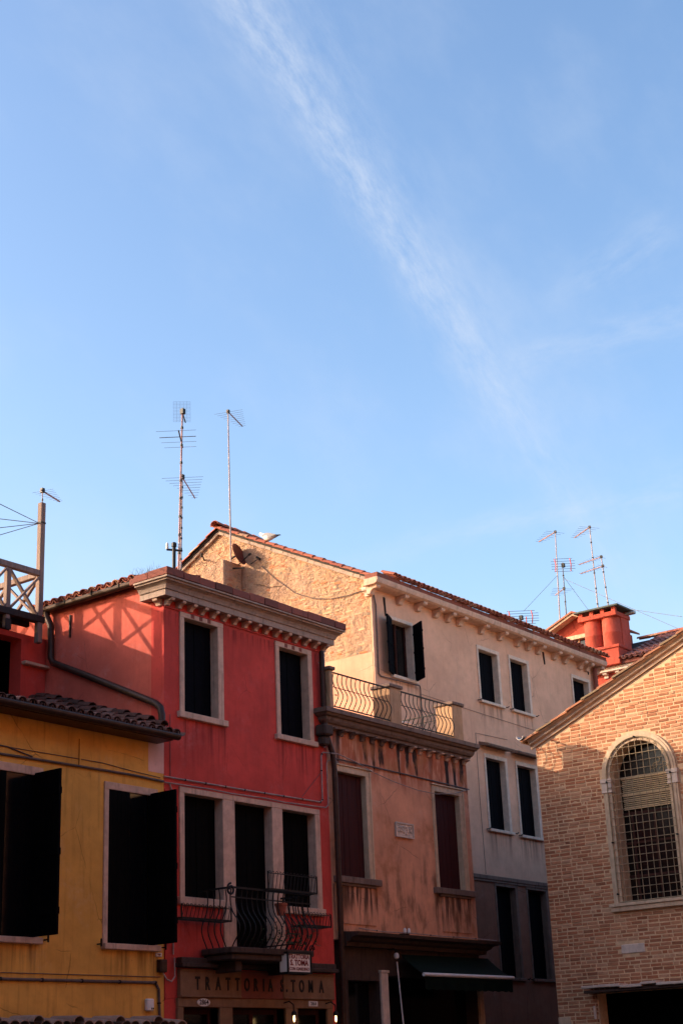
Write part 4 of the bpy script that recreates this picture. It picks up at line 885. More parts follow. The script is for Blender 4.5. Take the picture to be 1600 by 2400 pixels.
for x, z0, z1 in ((28.97, 11.91, 12.37), (36.5, 12.09, 12.43), (39.02, 12.24, 12.56)):
    MB().add([(x-.025, Yb-.04, z1), (x+.02, Yb-.04, z1-.02), (x+.05, Yb-.03, z0), (x+.03, Yb-.03, z0), (x-.025, Yb, z1), (x+.02, Yb, z1-.02), (x+.05, Yb, z0), (x+.03, Yb, z0)], [(0,1,2,3),(4,7,6,5),(0,4,5,1),(1,5,6,2),(2,6,7,3),(3,7,4,0)]).build('wall_anchor', 'iron', bh)
cable('cable', 'dark conduit running down the corner of the beige house and under its open window', [(28.45, 20.5, 12.48), (28.50, 20.27, 12.44), (28.60, 20.27, 12.1), (28.58, 20.27, 10.42), (28.66, 20.27, 10.37), (30.15, 20.2, 10.385), (30.27, 20.26, 10.34), (30.28, 20.27, 10.1), (30.28, 20.27, 9.2)], .016)
cable('cable', 'thin wire drooping across the rubble gable', [(28.44, 23.62, 13.81), (28.44, 23.2, 13.38), (28.44, 22.56, 12.86), (28.44, 22.0, 12.60), (28.44, 21.5, 12.48), (28.44, 21.0, 12.45), (28.45, 20.5, 12.48)], .010)
cable('cable', 'thin wire outlining the upper corner above the hooded windows', [(34.2, 20.285, 9.65), (32.68, 20.285, 9.61), (32.66, 20.285, 8.0), (32.69, 20.285, 6.12)], .005)
cable('cable', 'straight thin wire below the top windows of the beige house', [(30.3, 20.285, 10.22), (33, 20.285, 10.16), (36.2, 20.285, 10.10)], .005)
MB().bar((28.46, 25.6, 14.45), (28.0, 25.2, 14.30), .035, .035).tube([(28.0, 25.25, 14.33), (27.97, 25.22, 14.42)], .035, 8).build('wall_bracket', 'iron', bh)
# dark cable fitting behind the dish
MB().tube([(28.47, 23.70, 14.02), (28.38, 23.68, 14.02), (28.36, 23.72, 14.06)], .03, 8).tube([(28.44, 23.98, 13.95), (28.40, 23.8, 13.98), (28.40, 23.72, 14.0)], .010, 6).build('cable_entry', 'dark_plastic', bh)

# chimney stub in front of the gable
st = thing('chimney_stub', 'low pale rendered chimney base standing against the rubble gable', 'chimney', (28.0, 24.6, 13))
MB().wall('X', 27.75, 28.46, [(24.28, 10.3), (25.02, 10.3), (25.02, 13.86), (24.28, 14.0)]).build('shaft', 'gable_plaster', st, bevel=.03, jitter=.008)
# satellite dish and its pole
pt, pb = on(534.5, 965, X=28.10), on(543, 1386, X=28.10)
dm = thing('antenna_mast', 'single slender pale mast beside the satellite dish, one angled aerial on top', 'antenna', tuple(pb))
MB().tube([pb, pb.lerp(pt, .5), pt], .024, 8, .016).build('mast', 'mast', dm, smooth=True)
MB().tube([pb-Vector((0, 0, .4)), pb+Vector((0, 0, .75))], .038, 10).build('sleeve', 'stone_pale', dm, smooth=True)
def yagi(par, tip, boomdir, L, elemdir, l0, l1, n, mat='alu', r=.0035, boom_r=.014, back=.06, boom_mat='dark_plastic'):
    bd, ed = Vector(boomdir).normalized(), Vector(elemdir).normalized(); a = Vector(tip)
    bm_ = MB().tube([a-bd*back, a+bd*L], boom_r, 6).build('boom', boom_mat, par)
    for i in range(n):
        t = i/(n-1); c = a+bd*(L*(.02+.96*t)); h = (l0+(l1-l0)*t)/2
        MB().tube([c-ed*h, c+ed*h], r, 5).build('element', mat, bm_)
    MB().box(a.x-.035, a.x+.035, a.y-.035, a.y+.035, a.z-.04, a.z+.05).build('clamp', 'dark_plastic', bm_)
    return bm_
FL = Vector((fwd.x, fwd.y, 0)).normalized(); FR = Vector((FL.y, -FL.x, 0))
yagi(dm, pt, FL*.96+FR*.29, 1.05, FR*.96-FL*.29, .80, .20, 9, boom_mat='mast_red', boom_r=.016)
dc = on(558, 1300, X=28.22)
sd = thing('satellite_dish', 'dark red satellite dish fixed to the slender mast by the gable', 'satellite dish', tuple(dc))
nrm = Vector((.18, -.93, .30)).normalized(); prof = [(.012+.288*i/6, .075*(i/6)**2) for i in range(7)]
prof2 = prof+[(p[0]+(.004 if p[0] > .28 else 0), p[1]-.014) for p in prof[::-1]]
MB().lathe(dc-nrm*.03, prof2, 26, axis=nrm).build('reflector', 'dish', sd, smooth=True)
MB().tube([dc-nrm*.04, dc-nrm*.12, Vector((28.10, pb.lerp(pt, .23).y, dc.z-.12))], .022, 8).build('mount', 'iron', sd)
MB().tube([dc+Vector((0, 0, -.28)), dc+nrm*.35+Vector((0, 0, -.16))], .014, 6).lathe(dc+nrm*.35+Vector((0, 0, -.16)), [(.02, -.05), (.03, -.02), (.03, .03)], 8, axis=-nrm).build('feed_arm', 'iron', sd)
MB().bar((28.1, pb.y+.05, dc.z-.36), (28.1, pb.y-.42, dc.z-.45), .03, .04).build('stay_bar', 'iron', sd)
# seagull on the verge
gp_ = on(628, 1258, X=28.42); sg0 = Vector((28.42, gp_.y, rp(gp_.y)+.17))
gl = thing('seagull', 'white seagull with grey folded wings resting on the gable verge', 'gull', tuple(sg0))
ax = Vector((0, -1, -.10)).normalized(); o_ = sg0+Vector((0, .0, .10))
prof = [(-.27, .010, .10), (-.255, .04, .105), (-.22, .058, .10), (-.18, .058, .075), (-.14, .075, .045), (-.07, .10, .01), (.02, .108, 0), (.11, .09, .0), (.18, .055, .0), (.24, .028, .005), (.30, .006, .01)]
vs = []; fs = []; k = 12
for t, r_, dz in prof:
    for j in range(k):
        a = 2*math.pi*j/k; vs.append(o_+ax*t+Vector((math.cos(a)*r_*.95, 0, math.sin(a)*r_+dz)))
for i in range(len(prof)-1):
    for j in range(k): fs.append((i*k+j, i*k+(j+1) % k, (i+1)*k+(j+1) % k, (i+1)*k+j))
fs += [tuple(range(k))[::-1], tuple(range((len(prof)-1)*k, len(prof)*k))]
MB().add(vs, fs).build('body', 'feather_white', gl, smooth=True)
for sx in (-1, 1):
    vs = []; fs = []
    for t, hgt, zc in ((-.12, .03, .03), (-.05, .07, .03), (.05, .085, .02), (.14, .07, .015), (.22, .04, .01), (.30, .015, .01)):
        for q, off in ((1, .0), (0, .018), (-1, .0)): vs.append(o_+ax*t+Vector((sx*(.085+off-.10*max(0, t-.05)), 0, zc+q*hgt*.8)))
    for i in range(5): fs += [(i*3, i*3+1, i*3+4, i*3+3), (i*3+1, i*3+2, i*3+5, i*3+4)]
    n0 = len(vs); vs += [v-Vector((sx*.02, 0, 0)) for v in vs]; fs += [tuple(q+n0 for q in f)[::-1] for f in fs]
    MB().add(vs, fs).build('wing', 'feather_grey', gl, smooth=True)
MB().bar(o_+ax*.27+Vector((0, 0, .01)), o_+ax*.40+Vector((0, 0, .0)), .05, .018).build('tail', 'feather_dark', gl)
MB().tube([o_+ax*-.26+Vector((0, 0, .10)), o_+ax*-.31+Vector((0, 0, .095))], .012, 6, .004).build('beak', 'beak', gl)
for sx in (-.03, .03): MB().tube([o_+Vector((sx, 0, -.08)), o_+Vector((sx, 0, -.20))], .007, 5).build('leg', 'beak', gl)

# ------------------------------------------------------------------ brick hall on the right
kh = thing('brick_hall', 'brick gabled hall with a tall arched barred window', 'building', (28, 13, 0))
XK = 28.0; RS = .4225
def kz(y_): return 7.92+RS*(15.93-y_) if y_ > 10 else 7.92+RS*(15.93-10)-RS*(10-y_)
yc, zs, ro, ri, zb0 = 13.63, 7.07, .815, .63, 4.57
def arch(r_, z0, k=18, c=yc): return [(c-r_, z0)]+[(c-r_*math.cos(math.pi*i/k), zs+r_*math.sin(math.pi*i/k)) for i in range(k+1)]+[(c+r_, z0)]
mm = MB(); mm.wall('X', XK, XK+.35, [(4.07, 0), (15.93, 0), (15.93, 7.92), (10, kz(10)), (4.07, 7.92)], [arch(ro-.01, zb0-.12), rect(8, 15.02, .02, 2.93)])
mw = mm.build('wall', 'mortar', kh)
MB().box(28.35, 44, 15.63, 15.93, 0, 8.0).box(28.35, 44, 4.07, 4.37, 0, 8).build('side_walls', 'hall_side', kh)
MB().box(28.33, 28.345, 8, 15.02, 0, 2.95).build('doorway_back', 'void', kh)
# bricks, course by course
random.seed(5)
def brick_mesh(seed):
    rr = random.Random(seed); vs = []; o1 = [(-.5, -.5), (0, -.5), (.5, -.5), (.5, .5), (0, .5), (-.5, .5)]
    j = lambda a: a+rr.uniform(-.02, .02)
    ring0 = [(.5, a, b) for a, b in o1]; ring1 = [(-.25, j(a), j(b)*1.0) for a, b in o1]; ring2 = [(-.5+rr.uniform(0, .15), j(a)*.95, j(b)*.84) for a, b in o1]
    vs = ring0+ring1+ring2; k = 6
    fs = [(i, (i+1) % k, k+(i+1) % k, k+i) for i in range(k)]+[(k+i, k+(i+1) % k, 2*k+(i+1) % k, 2*k+i) for i in range(k)]+[(12, 13, 16, 17), (13, 14, 15, 16)]
    me = bpy.data.meshes.new('brick'); me.from_pydata(vs, [], fs); me.update(); me.materials.append(MATS['brick']); return me
bms = [brick_mesh(i) for i in range(10)]
def inarch(y_, z, g=.0):
    if z > 7.92: return False
    if zb0-.16 < z <= zs: return abs(y_-yc) < ro+g or (6.74 < z < 7.04 and abs(y_-yc) < ro+.05+g)
    return z > zs and math.hypot(y_-yc, z-zs) < ro+g
cand = []; course = .0735; z = 2.02; row = 0
while z < 10.3:
    y_ = 15.925; odd = row % 2; first = True
    while y_ > 10.2:
        L_ = (.24 if (random.random() < .72) else .118)
        if first and odd: L_ = .118
        first = False; L_ *= random.uniform(.93, 1.05); y1 = max(10.2, y_-L_)
        gap = random.uniform(.014, .026); a, b = y1+gap/2, y_-(gap/2 if y_ < 15.92 else 0); hz = course-random.uniform(.016, .023); zc = z+course/2+random.uniform(-.005, .005)
        # trim against the window surround and the rake
        segs = [(a, b)]
        out = []
        for a, b in segs:
            if b-a < .04: continue
            ok = True
            for zz in (zc-hz/2, zc+hz/2):
                if inarch(a, zz, .012) or inarch(b, zz, .012) or inarch((a+b)/2, zz, .012): ok = False
            if not ok:
                lo = [yy for yy in [a+(b-a)*i/12 for i in range(13)] if not any(inarch(yy, zz, .012) for zz in (zc-hz/2, zc+hz/2))]
                if not lo: continue
                a2, b2 = min(lo), max(lo)
                if b2-a2 < .04 or any(inarch(a2+(b2-a2)*i/6, zc, .012) for i in range(7)): continue
                a, b = a2, b2
            top = min(kz(a), kz(b))
            if zc+hz/2 > top-.015: continue
            if zc-hz/2 < 2.95 and a < 15.03:
                if b < 15.06: continue
                a = 15.04
            if zc < 2.5 and b > 15.64: 
                if a > 15.62: continue
                b = 15.62
            if 13.88 < (a+b)/2 < 14.44 and 3.60 < zc < 3.83: continue
            if b-a > .035: out.append((a, b))
        for a, b in out: cand.append((a, b, zc, hz))
        y_ = y1
    z += course; row += 1
def vis(c):
    p = seen((XK, (c[0]+c[1])/2, c[2])); return 0 < p[0] < 1600 and 0 < p[1] < 2400
order = sorted(range(len(cand)), key=lambda i: (-(cand[i][1]-cand[i][0])*cand[i][3]/seen((XK, (cand[i][0]+cand[i][1])/2, cand[i][2]))[2]**2) if vis(cand[i]) else 1)
single = set(order[:298]); rest = MB()
for i, (a, b, zc, hz) in enumerate(cand):
    dep = random.choice((.010, .014, .018, .022)); me = random.choice(bms)
    M = Matrix.Translation((XK+.004, (a+b)/2, zc)) @ Matrix.Rotation(random.uniform(-.012, .012), 4, 'X') @ Matrix.Diagonal((dep*2*random.uniform(.5, 1), b-a, hz, 1))
    if i in single: inst('brick', me, mw, M)
    else: rest.add([M @ v.co for v in me.vertices], [tuple(q.vertices) for q in me.polygons])
rest.build('brick_field', 'brick_field', mw, kind='stuff')
MB().box(XK-.02, XK+.02, 13.91, 14.41, 3.63, 3.80).build('stone_tablet', 'stone_pale', kh, bevel=.008, jitter=.006)
MB().box(XK-.02, XK+.02, 15.66, 15.94, 2.0, 2.53).build('quoin', 'stone_warm', kh, bevel=.01, jitter=.006)
# raking cornice
sd_ = Vector((0, -1, RS))
def rake(prof, y0, y1, name, mat, par, up=True):
    poly = [(XK-d, 0, h) for d, h in prof]
    return MB().prism(poly, (0, y0, kz(y0)), (0, y1, kz(y1))).build(name, mat, par)
rk = rake([(0, 0), (.045, 0), (.055, .05), (.085, .062), (-.02, .065)], 16.02, 10, 'rake_cornice', 'stone_rake', kh)
rake([(-.02, .066), (.08, .07), (.11, .088), (.115, .108), (.09, .126), (-.02, .128)], 16.02, 10, 'roll_moulding', 'stone_rake', rk)
rake([(-.02, .129), (.085, .131), (.10, .15), (.14, .168), (.165, .178), (.17, .205), (-.02, .21)], 16.04, 10, 'top_moulding', 'stone_rake', rk)
rake([(0, 0), (.20, 0), (.20, .25), (-.02, .26)], 10, 4.0, 'rake_far_side', 'stone_rake', rk)
for i in range(7):
    y_ = 15.9-i*.85+random.uniform(-.2, .2)
mm = MB(); mm.add([(27.86, 16.2, 8.03), (44, 16.2, 8.03), (44, 10, kz(10)+.19), (27.86, 10, kz(10)+.19), (27.86, 16.2, 8.075), (44, 16.2, 8.075), (44, 10, kz(10)+.235), (27.86, 10, kz(10)+.235)], [(3,2,1,0),(4,5,6,7),(0,1,5,4),(1,2,6,5),(2,3,7,6),(3,0,4,7)])
mm.add([(27.86, 3.9, 8.03), (44, 3.9, 8.03), (44, 10, kz(10)+.19), (27.86, 10, kz(10)+.19), (27.86, 3.9, 8.075), (44, 3.9, 8.075), (44, 10, kz(10)+.235), (27.86, 10, kz(10)+.235)], [(0,1,2,3),(7,6,5,4),(4,5,1,0),(5,6,2,1),(6,7,3,2),(7,4,0,3)])
kr = mm.build('roof', 'stone_warm', kh)
cmk = coppo(.47, .085, .075, mat='rake_tile', th=.018)
sv = Vector((0, -1, RS)).normalized()
for i in range(16):
    for xx in (27.87, 28.07, 28.27):
        y_ = 16.16-i*.375; p = Vector((xx+random.uniform(-.012, .012), y_, kz(y_)+.205+random.uniform(-.004, .012)))
        vt = (sv-Vector((0, 0, .055+random.uniform(-.015, .015)))).normalized(); uu = Vector((-1, random.uniform(-.03, .03), 0)).normalized(); nn = uu.cross(vt).normalized(); uu = vt.cross(nn); inst('tile', cmk, kr, frame(p, uu, vt, nn))
MB().prism([(0, .085*math.cos(a), .085*math.sin(a)) for a in [math.pi+math.pi*i/8 for i in range(9)]]+[(0, .070, .0)]+[(0, .070*math.cos(a), .070*math.sin(a)) for a in [2*math.pi-math.pi*i/8 for i in range(1, 8)]]+[(0, -.070, 0)], (27.76, 16.16, 8.16), (44, 16.16, 8.14)).build('gutter', 'zinc', kh)
# arched window
def ring(r_in, r_out, x0, x1, z0, k=18):
    m_ = MB(); pi, po = arch(r_in, z0, k), arch(r_out, z0, k); n = len(pi); vs = [(x0, *p) for p in pi]+[(x0, *p) for p in po]+[(x1, *p) for p in pi]+[(x1, *p) for p in po]; fs = []
    for i in range(n-1): fs += [(i, i+1, n+i+1, n+i), (2*n+i, 3*n+i, 3*n+i+1, 2*n+i+1), (i, 2*n+i, 2*n+i+1, i+1), (n+i, n+i+1, 3*n+i+1, 3*n+i)]
    fs += [(0, n, 3*n, 2*n), (n-1, 2*n+n-1, 3*n+n-1, n+n-1)]
    return m_.add(vs, fs)
kw = ring(ri, ro, XK-.05, XK+.10, zb0).build('window', 'stone_warm', kh)
ring(ri+.05, ro-.045, XK-.065, XK-.05, zb0).build('moulding', 'stone_warm', kw)
ring(ri-.012, ri+.03, XK+.10, XK+.36, zb0).build('reveal', 'stone_warm', kw)
for sgn in (-1, 1):
    c = yc+sgn*(ro+ri)/2
    MB().box(XK-.085, XK+.1, c-.125, c+.125, 6.94, 7.02).box(XK-.07, XK+.1, c-.108, c+.108, 6.78, 6.94).box(XK-.08, XK+.1, c-.118, c+.118, 6.74, 6.78).build('capital', 'stone_pale', kw, bevel=.006)
MB().box(XK-.13, XK+.36, yc-.92, yc+.90, 4.51, zb0).box(XK-.10, XK+.36, yc-.89, yc+.87, 4.42, 4.51).build('sill', 'stone_warm', kw, bevel=.006)
MB().wall('X', XK+.355, XK+.37, arch(ri+.02, zb0)).build('pane', 'glass_dark', kw)
m2 = MB()
for y_ in (yc-.07, yc+.42, yc-.52): m2.box(XK+.32, XK+.353, y_-.022, y_+.022, zb0, 6.36)
for z in (5.1, 5.75, 6.33): m2.box(XK+.325, XK+.35, yc-ri+.02, yc+ri-.02, z-.022, z+.022)
m2.build('casement', 'wood_red', kw)
for i in range(16):
    z = 6.40+i*.038
    MB().add([(XK+.27, yc-.60, z), (XK+.27, yc+.55, z), (XK+.30, yc+.55, z+.024), (XK+.30, yc-.60, z+.024), (XK+.27, yc-.60, z+.006), (XK+.27, yc+.55, z+.006), (XK+.30, yc+.55, z+.03), (XK+.30, yc-.60, z+.03)], [(3,2,1,0),(4,5,6,7),(0,1,5,4),(1,2,6,5),(2,3,7,6),(3,0,4,7)]).build('slat', 'blind', kw)
MB().box(XK+.26, XK+.31, yc-.61, yc+.56, 7.01, 7.06).box(XK+.265, XK+.30, yc-.61, yc+.56, 6.68, 6.72).build('blind_rail', 'blind', kw)
# leaded scrolls in the fanlight
for k_ in range(7): MB().tube([(XK+.345, yc-.12-.07*k_+.05*math.cos(t*.7), 7.12+.10*(k_ % 3)+.05*math.sin(t*.7)) for t in range(9)], .006, 5).build('scroll', 'iron_pale', kw)
# grille
xg_ = XK-.075; rg = .70
P = [Vector((xg_, *p)) for p in arch(rg, zb0+.02, 24)]
gr_ = MB().tube(P, .014, 6).tube([P[0], P[-1]], .012, 6).build('grille', 'iron_pale', kw, smooth=True)
nv = 9
for i in range(nv):
    y_ = yc-rg+(i+1)*2*rg/(nv+1); zt_ = zs+math.sqrt(max(0, rg*rg-(y_-yc)**2)); MB().tube([(xg_, y_, zb0), (xg_, y_, zt_)], .007, 6).build('bar', 'iron_pale', gr_)
z = zb0+.13
while z < zs+rg-.05:
    h_ = rg if z < zs else math.sqrt(rg*rg-(z-zs)**2); MB().tube([(xg_-.012, yc-h_, z), (xg_-.012, yc+h_, z)], .0065, 6).build('bar', 'iron_pale', gr_); z += .152
for y_, z in ((yc+rg, 6.95), (yc-rg, 6.95), (yc+rg, 5.75), (yc-rg, 5.75), (yc+rg, 4.75), (yc-rg, 4.75), (yc, zs+rg)):
    MB().tube([(xg_-.03, y_, z), (XK, y_, z)], .02, 8).build('fixing', 'iron', gr_)
# ledge over the doorway
lg = MB().box(27.68, XK, 7.8, 15.16, 2.93, 2.985).build('door_ledge', 'stone_soot', kh, bevel=.01)
y_ = 15.18
while y_ > 10.5:
    w_ = random.uniform(.22, .5); up_ = random.choice((0, 0, .035)); MB().box(27.62, 27.98, y_-w_, y_-.01, 2.985+up_, 3.035+up_).build('ledge_slab', 'stone_pale', lg, bevel=.008, jitter=.006); y_ -= w_*random.uniform(.8, 1)
MB().tube([(27.9, 15.06, 2.46), (27.9, 15.07, 2.70)], .028, 8).build('pipe_stub', 'stone_pale', kh, smooth=True)

# ------------------------------------------------------------------ far red house with chimney
fh = thing('far_red_house', 'distant red house with a tiled roof and a gabled dormer', 'house', (44, 21, 0))
MB().box(44, 44.3, 16.5, 25.5, 0, 13.55).box(44.3, 50, 16.5, 16.8, 0, 13.55).box(44.3, 50, 25.2, 25.5, 0, 13.55).build('wall', 'far_red_plaster', fh)
MB().box(43.80, 44.05, 16.4, 25.5, 13.50, 13.56).box(43.84, 44.05, 16.4, 25.5, 13.56, 13.66).build('cornice', 'stone_pale', fh, bevel=.012)
MB().box(43.76, 44.3, 16.4, 25.5, 13.662, 13.79).build('eave_course', 'slab_clay', fh)
for y_ in (18.3, 19.5, 20.6, 21.75, 22.2, 23.3): MB().prism([(44.02, 0, 13.498), (43.84, 0, 13.498), (43.86, 0, 13.44), (43.95, 0, 13.40), (43.96, 0, 13.33), (44.02, 0, 13.33)], (0, y_-.07, 0), (0, y_+.07, 0)).build('bracket', 'stone_pale', fh)
mm = MB(); mm.add([(43.75, 16.4, 13.79), (43.75, 25.5, 13.79), (47, 25.5, 15.17), (47, 16.4, 15.17), (50.3, 16.4, 13.79), (50.3, 25.5, 13.79)], [(0, 1, 2, 3), (3, 2, 5, 4), (0, 3, 4), (1, 5, 2), (0, 4, 5, 1)])
fr = mm.build('roof', 'wood_dark', fh)
tile_roof(fr, (43.66, 18.3, 13.76), (0, 1, 0), Vector((3.25, 0, 1.38)).normalized(), 16, 11, 'tile_far', single=(4, 5, 6, 7, 8, 9, 10), lift=.02, jit=1.6)
cmf = coppo(.42, .12, .105, mat='tile')
for i in range(12):
    vt = Vector((0, 1, .03)).normalized(); inst('ridge_tile', cmf, fr, frame((46.97, 18.0+i*.36, 15.25), (1, 0, 0), vt, Vector((1, 0, 0)).cross(vt)))
ck = thing('chimney', 'big red plastered chimney with two round flues and a slate cap', 'chimney', (44.2, 22.1, 13.7))
MB().box(43.66, 44.65, 21.50, 22.88, 13.66, 14.20).box(43.62, 44.69, 21.46, 22.92, 14.20, 14.30).build('base', 'far_red_plaster', ck, bevel=.02)
MB().box(44.10, 44.66, 21.52, 22.86, 14.30, 15.30).build('stack', 'far_red_plaster', ck, bevel=.02)
for y_ in (22.515, 21.865):
    MB().lathe((44.05, y_, 14.30), [(.315, 0), (.315, .45), (.32, .46), (.32, .48), (.312, .49), (.305, .98)], 22).build('flue', 'far_red_plaster', ck, smooth=True)
MB().box(43.68, 44.70, 21.49, 22.89, 15.28, 15.43).build('collar', 'far_red_plaster', ck, bevel=.015)
for i in range(4):
    for xx in (43.70, 44.56): MB().box(xx, xx+.12, 21.52+i*.40, 21.66+i*.40, 15.43, 15.56).build('cap_support', 'far_red_plaster', ck)
MB().box(43.58, 44.78, 21.36, 22.98, 15.56, 15.62).build('cap', 'slate', ck, bevel=.012)
MB().tube([(44.5, 21.55, 15.46), (44.5, 21.2, 15.46)], .06, 10).build('pipe', 'zinc', ck, smooth=True)
dmr = MB().wall('X', 44.75, 46.9, [(22.55, 13.7), (24.35, 13.7), (24.35, 15.42), (23.45, 15.80), (22.55, 15.42)]).build('dormer', 'far_red_plaster', fh)
for sgn in (-1, 1):
    a, b = Vector((0, 23.45, 15.95)), Vector((0, 23.45+sgn*1.14, 15.47)); t_ = Vector((0, 0, .06))
    MB().add([(44.35, *a.yz), (47.0, *a.yz), (47.0, *b.yz), (44.35, *b.yz), (44.35, *(a-t_).yz), (47.0, *(a-t_).yz), (47.0, *(b-t_).yz), (44.35, *(b-t_).yz)], [(3,2,1,0),(4,5,6,7),(0,1,5,4),(1,2,6,5),(2,3,7,6),(3,0,4,7)]).build('dormer_roof', 'tile', dmr)
    MB().add([(44.40, *(a-t_*1.05).yz), (44.75, *(a-t_*1.05).yz), (44.75, *(b-t_*1.05).yz), (44.40, *(b-t_*1.05).yz), (44.40, *(a-t_*2.4).yz), (44.75, *(a-t_*2.4).yz), (44.75, *(b-t_*2.4).yz), (44.40, *(b-t_*2.4).yz)], [(3,2,1,0),(4,5,6,7),(0,1,5,4),(1,2,6,5),(2,3,7,6),(3,0,4,7)]).build('soffit', 'timber_pale', dmr)
MB().box(44.55, 44.75, 22.5, 24.4, 15.02, 15.15).build('lintel', 'timber_pale', dmr)
MB().box(44.735, 44.75, 22.65, 24.25, 14.1, 15.0).build('window', 'glass_dark', dmr)
for y_ in (22.95, 23.45, 23.95): MB().box(44.71, 44.74, y_-.03, y_+.03, 14.1, 15.02).build('mullion', 'timber_pale', dmr)

# ------------------------------------------------------------------ aerials
def zd(x, y_, **k_): return on(1100+x*.31888, 1200+y_*.31888, **k_)
def zp(x, y_, **k_): return on(360+x*.18707, 920+y_*.18707, **k_)
def zq(x, y_, **k_): return on(x*.17007, 1120+y_*.17007, **k_)
def mast(name, label, a, b, r=.022, r1=.014, mat='mast', knots=0):
    t = thing(name, label, 'antenna', tuple(a)); MB().tube([a, (a+b)/2, b], r, 8, r1).build('mast', mat, t, smooth=True)
    for i in range(knots):
        p = a.lerp(b, (i+1)/(knots+1)); MB().tube([p-Vector((0, 0, .02)), p+Vector((0, 0, .02))], r*1.35, 6).build('cable_tie', 'dark_plastic', t)
    return t
# behind the altana
a, b = zq(590, 1760, X=18.9), zq(588, 178, X=18.9)
t = mast('antenna_mast', 'thin mast with one angled aerial next to the wooden deck post', a-Vector((0, 0, .3)), b, .014, .010, knots=13)
yagi(t, b, FL*.94+FR*.33, .66, FR*.94-FL*.33, .46, .14, 8, mat='alu', r=.003, boom_mat='mast', boom_r=.016)
# tall pair on the red roof
a, b = zp(308, 2230, Y=19.2), zp(362, 225, Y=19.2)
t = mast('antenna_mast', 'tall reddish mast on the red roof carrying a wire grid and long aerials', a-Vector((0, 0, .4)), b, .022, .016, mat='mast_red', knots=9)
c = zp(355, 240, Y=19.25); gm = MB()
for i in range(15): zz = -.22+i*.44/14; gm.tube([c+rgt*-.17+Vector((0, 0, zz)), c+rgt*.17+Vector((0, 0, zz))], .0019, 4)
for i in range(6): xx = -.17+i*.34/5; gm.tube([c+rgt*xx+Vector((0, 0, -.22)), c+rgt*xx+Vector((0, 0, .22))], .0019, 4)
gm.build('grid_reflector', 'alu', t)
MB().box(b.x-.04, b.x+.04, b.y-.05, b.y+.03, b.z-.08, b.z+.03).build('head', 'dark_plastic', t); MB().tube([b-Vector((0, 0, .05)), zp(400, 375, Y=19.35)], .014, 6).build('arm', 'dark_plastic', t)
fl = Vector((fwd.x, fwd.y, 0)).normalized(); fr_ = Vector((fl.y, -fl.x, 0))
p = zp(315, 478, Y=18.8); q = zp(365, 690, Y=19.5)
bo = MB().tube([p, q], .014, 6).build('boom', 'dark_plastic', t)
for tt, lw, rr in ((0, .80, .0035), (.36, .74, .008), (.66, .72, .0035), (.97, .66, .0035)):
    cc = p.lerp(q, tt); dl = fr_ if tt < .9 else fr_
    MB().tube([cc-dl*lw*.55, cc+dl*lw*.42], rr, 5).build('element', 'alu', bo)
a, b = zp(335, 2240, Y=19.35), zp(360, 1060, Y=19.35)
t = mast('antenna_mast', 'shorter pale mast standing tight beside the tall reddish one', a-Vector((0, 0, .4)), b, .018, .014, knots=10)
yagi(t, b, (fl.x*.95+fr_.x*.10, fl.y*.95+fr_.y*.10, 0), 1.2, fr_, .82, .12, 9, r=.0035, boom_r=.013, boom_mat='mast_red')
for zz, xx in ((.12, .05), (-.2, .06)): pass
vp = zp(255, 2200, Y=18.95); vt_ = zp(258, 1925, Y=18.95)
vpipe = thing('vent_pipe', 'short black pipe with white insulators on the red roof', 'pipe', tuple(vp))
MB().tube([vp-Vector((0, 0, .2)), vt_], .036, 10).build('pipe', 'dark_plastic', vpipe, smooth=True)
MB().lathe(vt_, [(.03, -.02), (.05, -.01), (.05, .06), (.02, .08)], 10).bar(vt_-fr_*.14-Vector((0, 0, .06)), vt_+fr_*.16-Vector((0, 0, .10)), .03, .035).build('head', 'dark_plastic', vpipe)
for sgn in (-.13, .10): MB().lathe(vt_+fr_*sgn-Vector((0, 0, .05)), [(.022, 0), (.028, .05), (.018, .06), (.026, .09), (.02, .12)], 10).build('insulator', 'white_paint', vpipe, smooth=True)
# aerials over the far house
def far_mast(label, ba, tp, X, **kw):
    a, b = zd(*ba, X=X), zd(*tp, X=X); return mast('antenna_mast', label, a-Vector((0, 0, .8)), b, .026, .016, **kw), b
t, b = far_mast('tall mast behind the dormer with a single aerial at its tip', (657, 822), (628, 147), 45.5)
yagi(t, b, FL*.9-FR*.43, 1.1, FR*.9+FL*.43, .78, .3, 7, r=.0045, boom_r=.02, boom_mat='mast_red')
t, b = far_mast('mast with a red framed panel aerial beside the dormer', (708, 787), (680, 372), 45.2, mat='alu', knots=5)
def panel(t, c, wd, hg):
    m2 = MB()
    for i in range(6):
        zz = -hg/2+i*hg/5; m2.tube([c-fr_*wd/2*(1 if 0 < i < 5 else .8)+Vector((0, 0, zz)), c+fr_*wd/2*(1 if 0 < i < 5 else .8)+Vector((0, 0, zz))], .008, 5)
    m2.build('panel_rods', 'alu', t)
    for sgn in (-.34, .30): MB().tube([c+fr_*wd*sgn+Vector((0, 0, -hg*.5)), c+fr_*wd*(sgn+.02)-fl*.06, c+fr_*wd*sgn+Vector((0, 0, hg*.5))], .018, 6).build('panel_frame', 'red_plastic', t)
    MB().box(c.x-.05, c.x+.05, c.y-.05, c.y+.05, c.z-.08, c.z+.06).build('head', 'dark_plastic', t)
panel(t, zd(686, 390, X=45.1), .82, .46)
yagi(t, zd(692, 563, X=45.2), FL*.96-FR*.27, .78, FR*.96+FL*.27, .8, .4, 5, r=.0045, boom_r=.016, boom_mat='mast_red')
t, b = far_mast('tall leaning mast behind the chimney with one aerial at its tip', (945, 740), (880, 112), 45.4, knots=6)
yagi(t, b, FL*.94-FR*.35, 1.12, FR*.94+FL*.35, .78, .3, 7, r=.0045, boom_r=.02, boom_mat='mast_red')
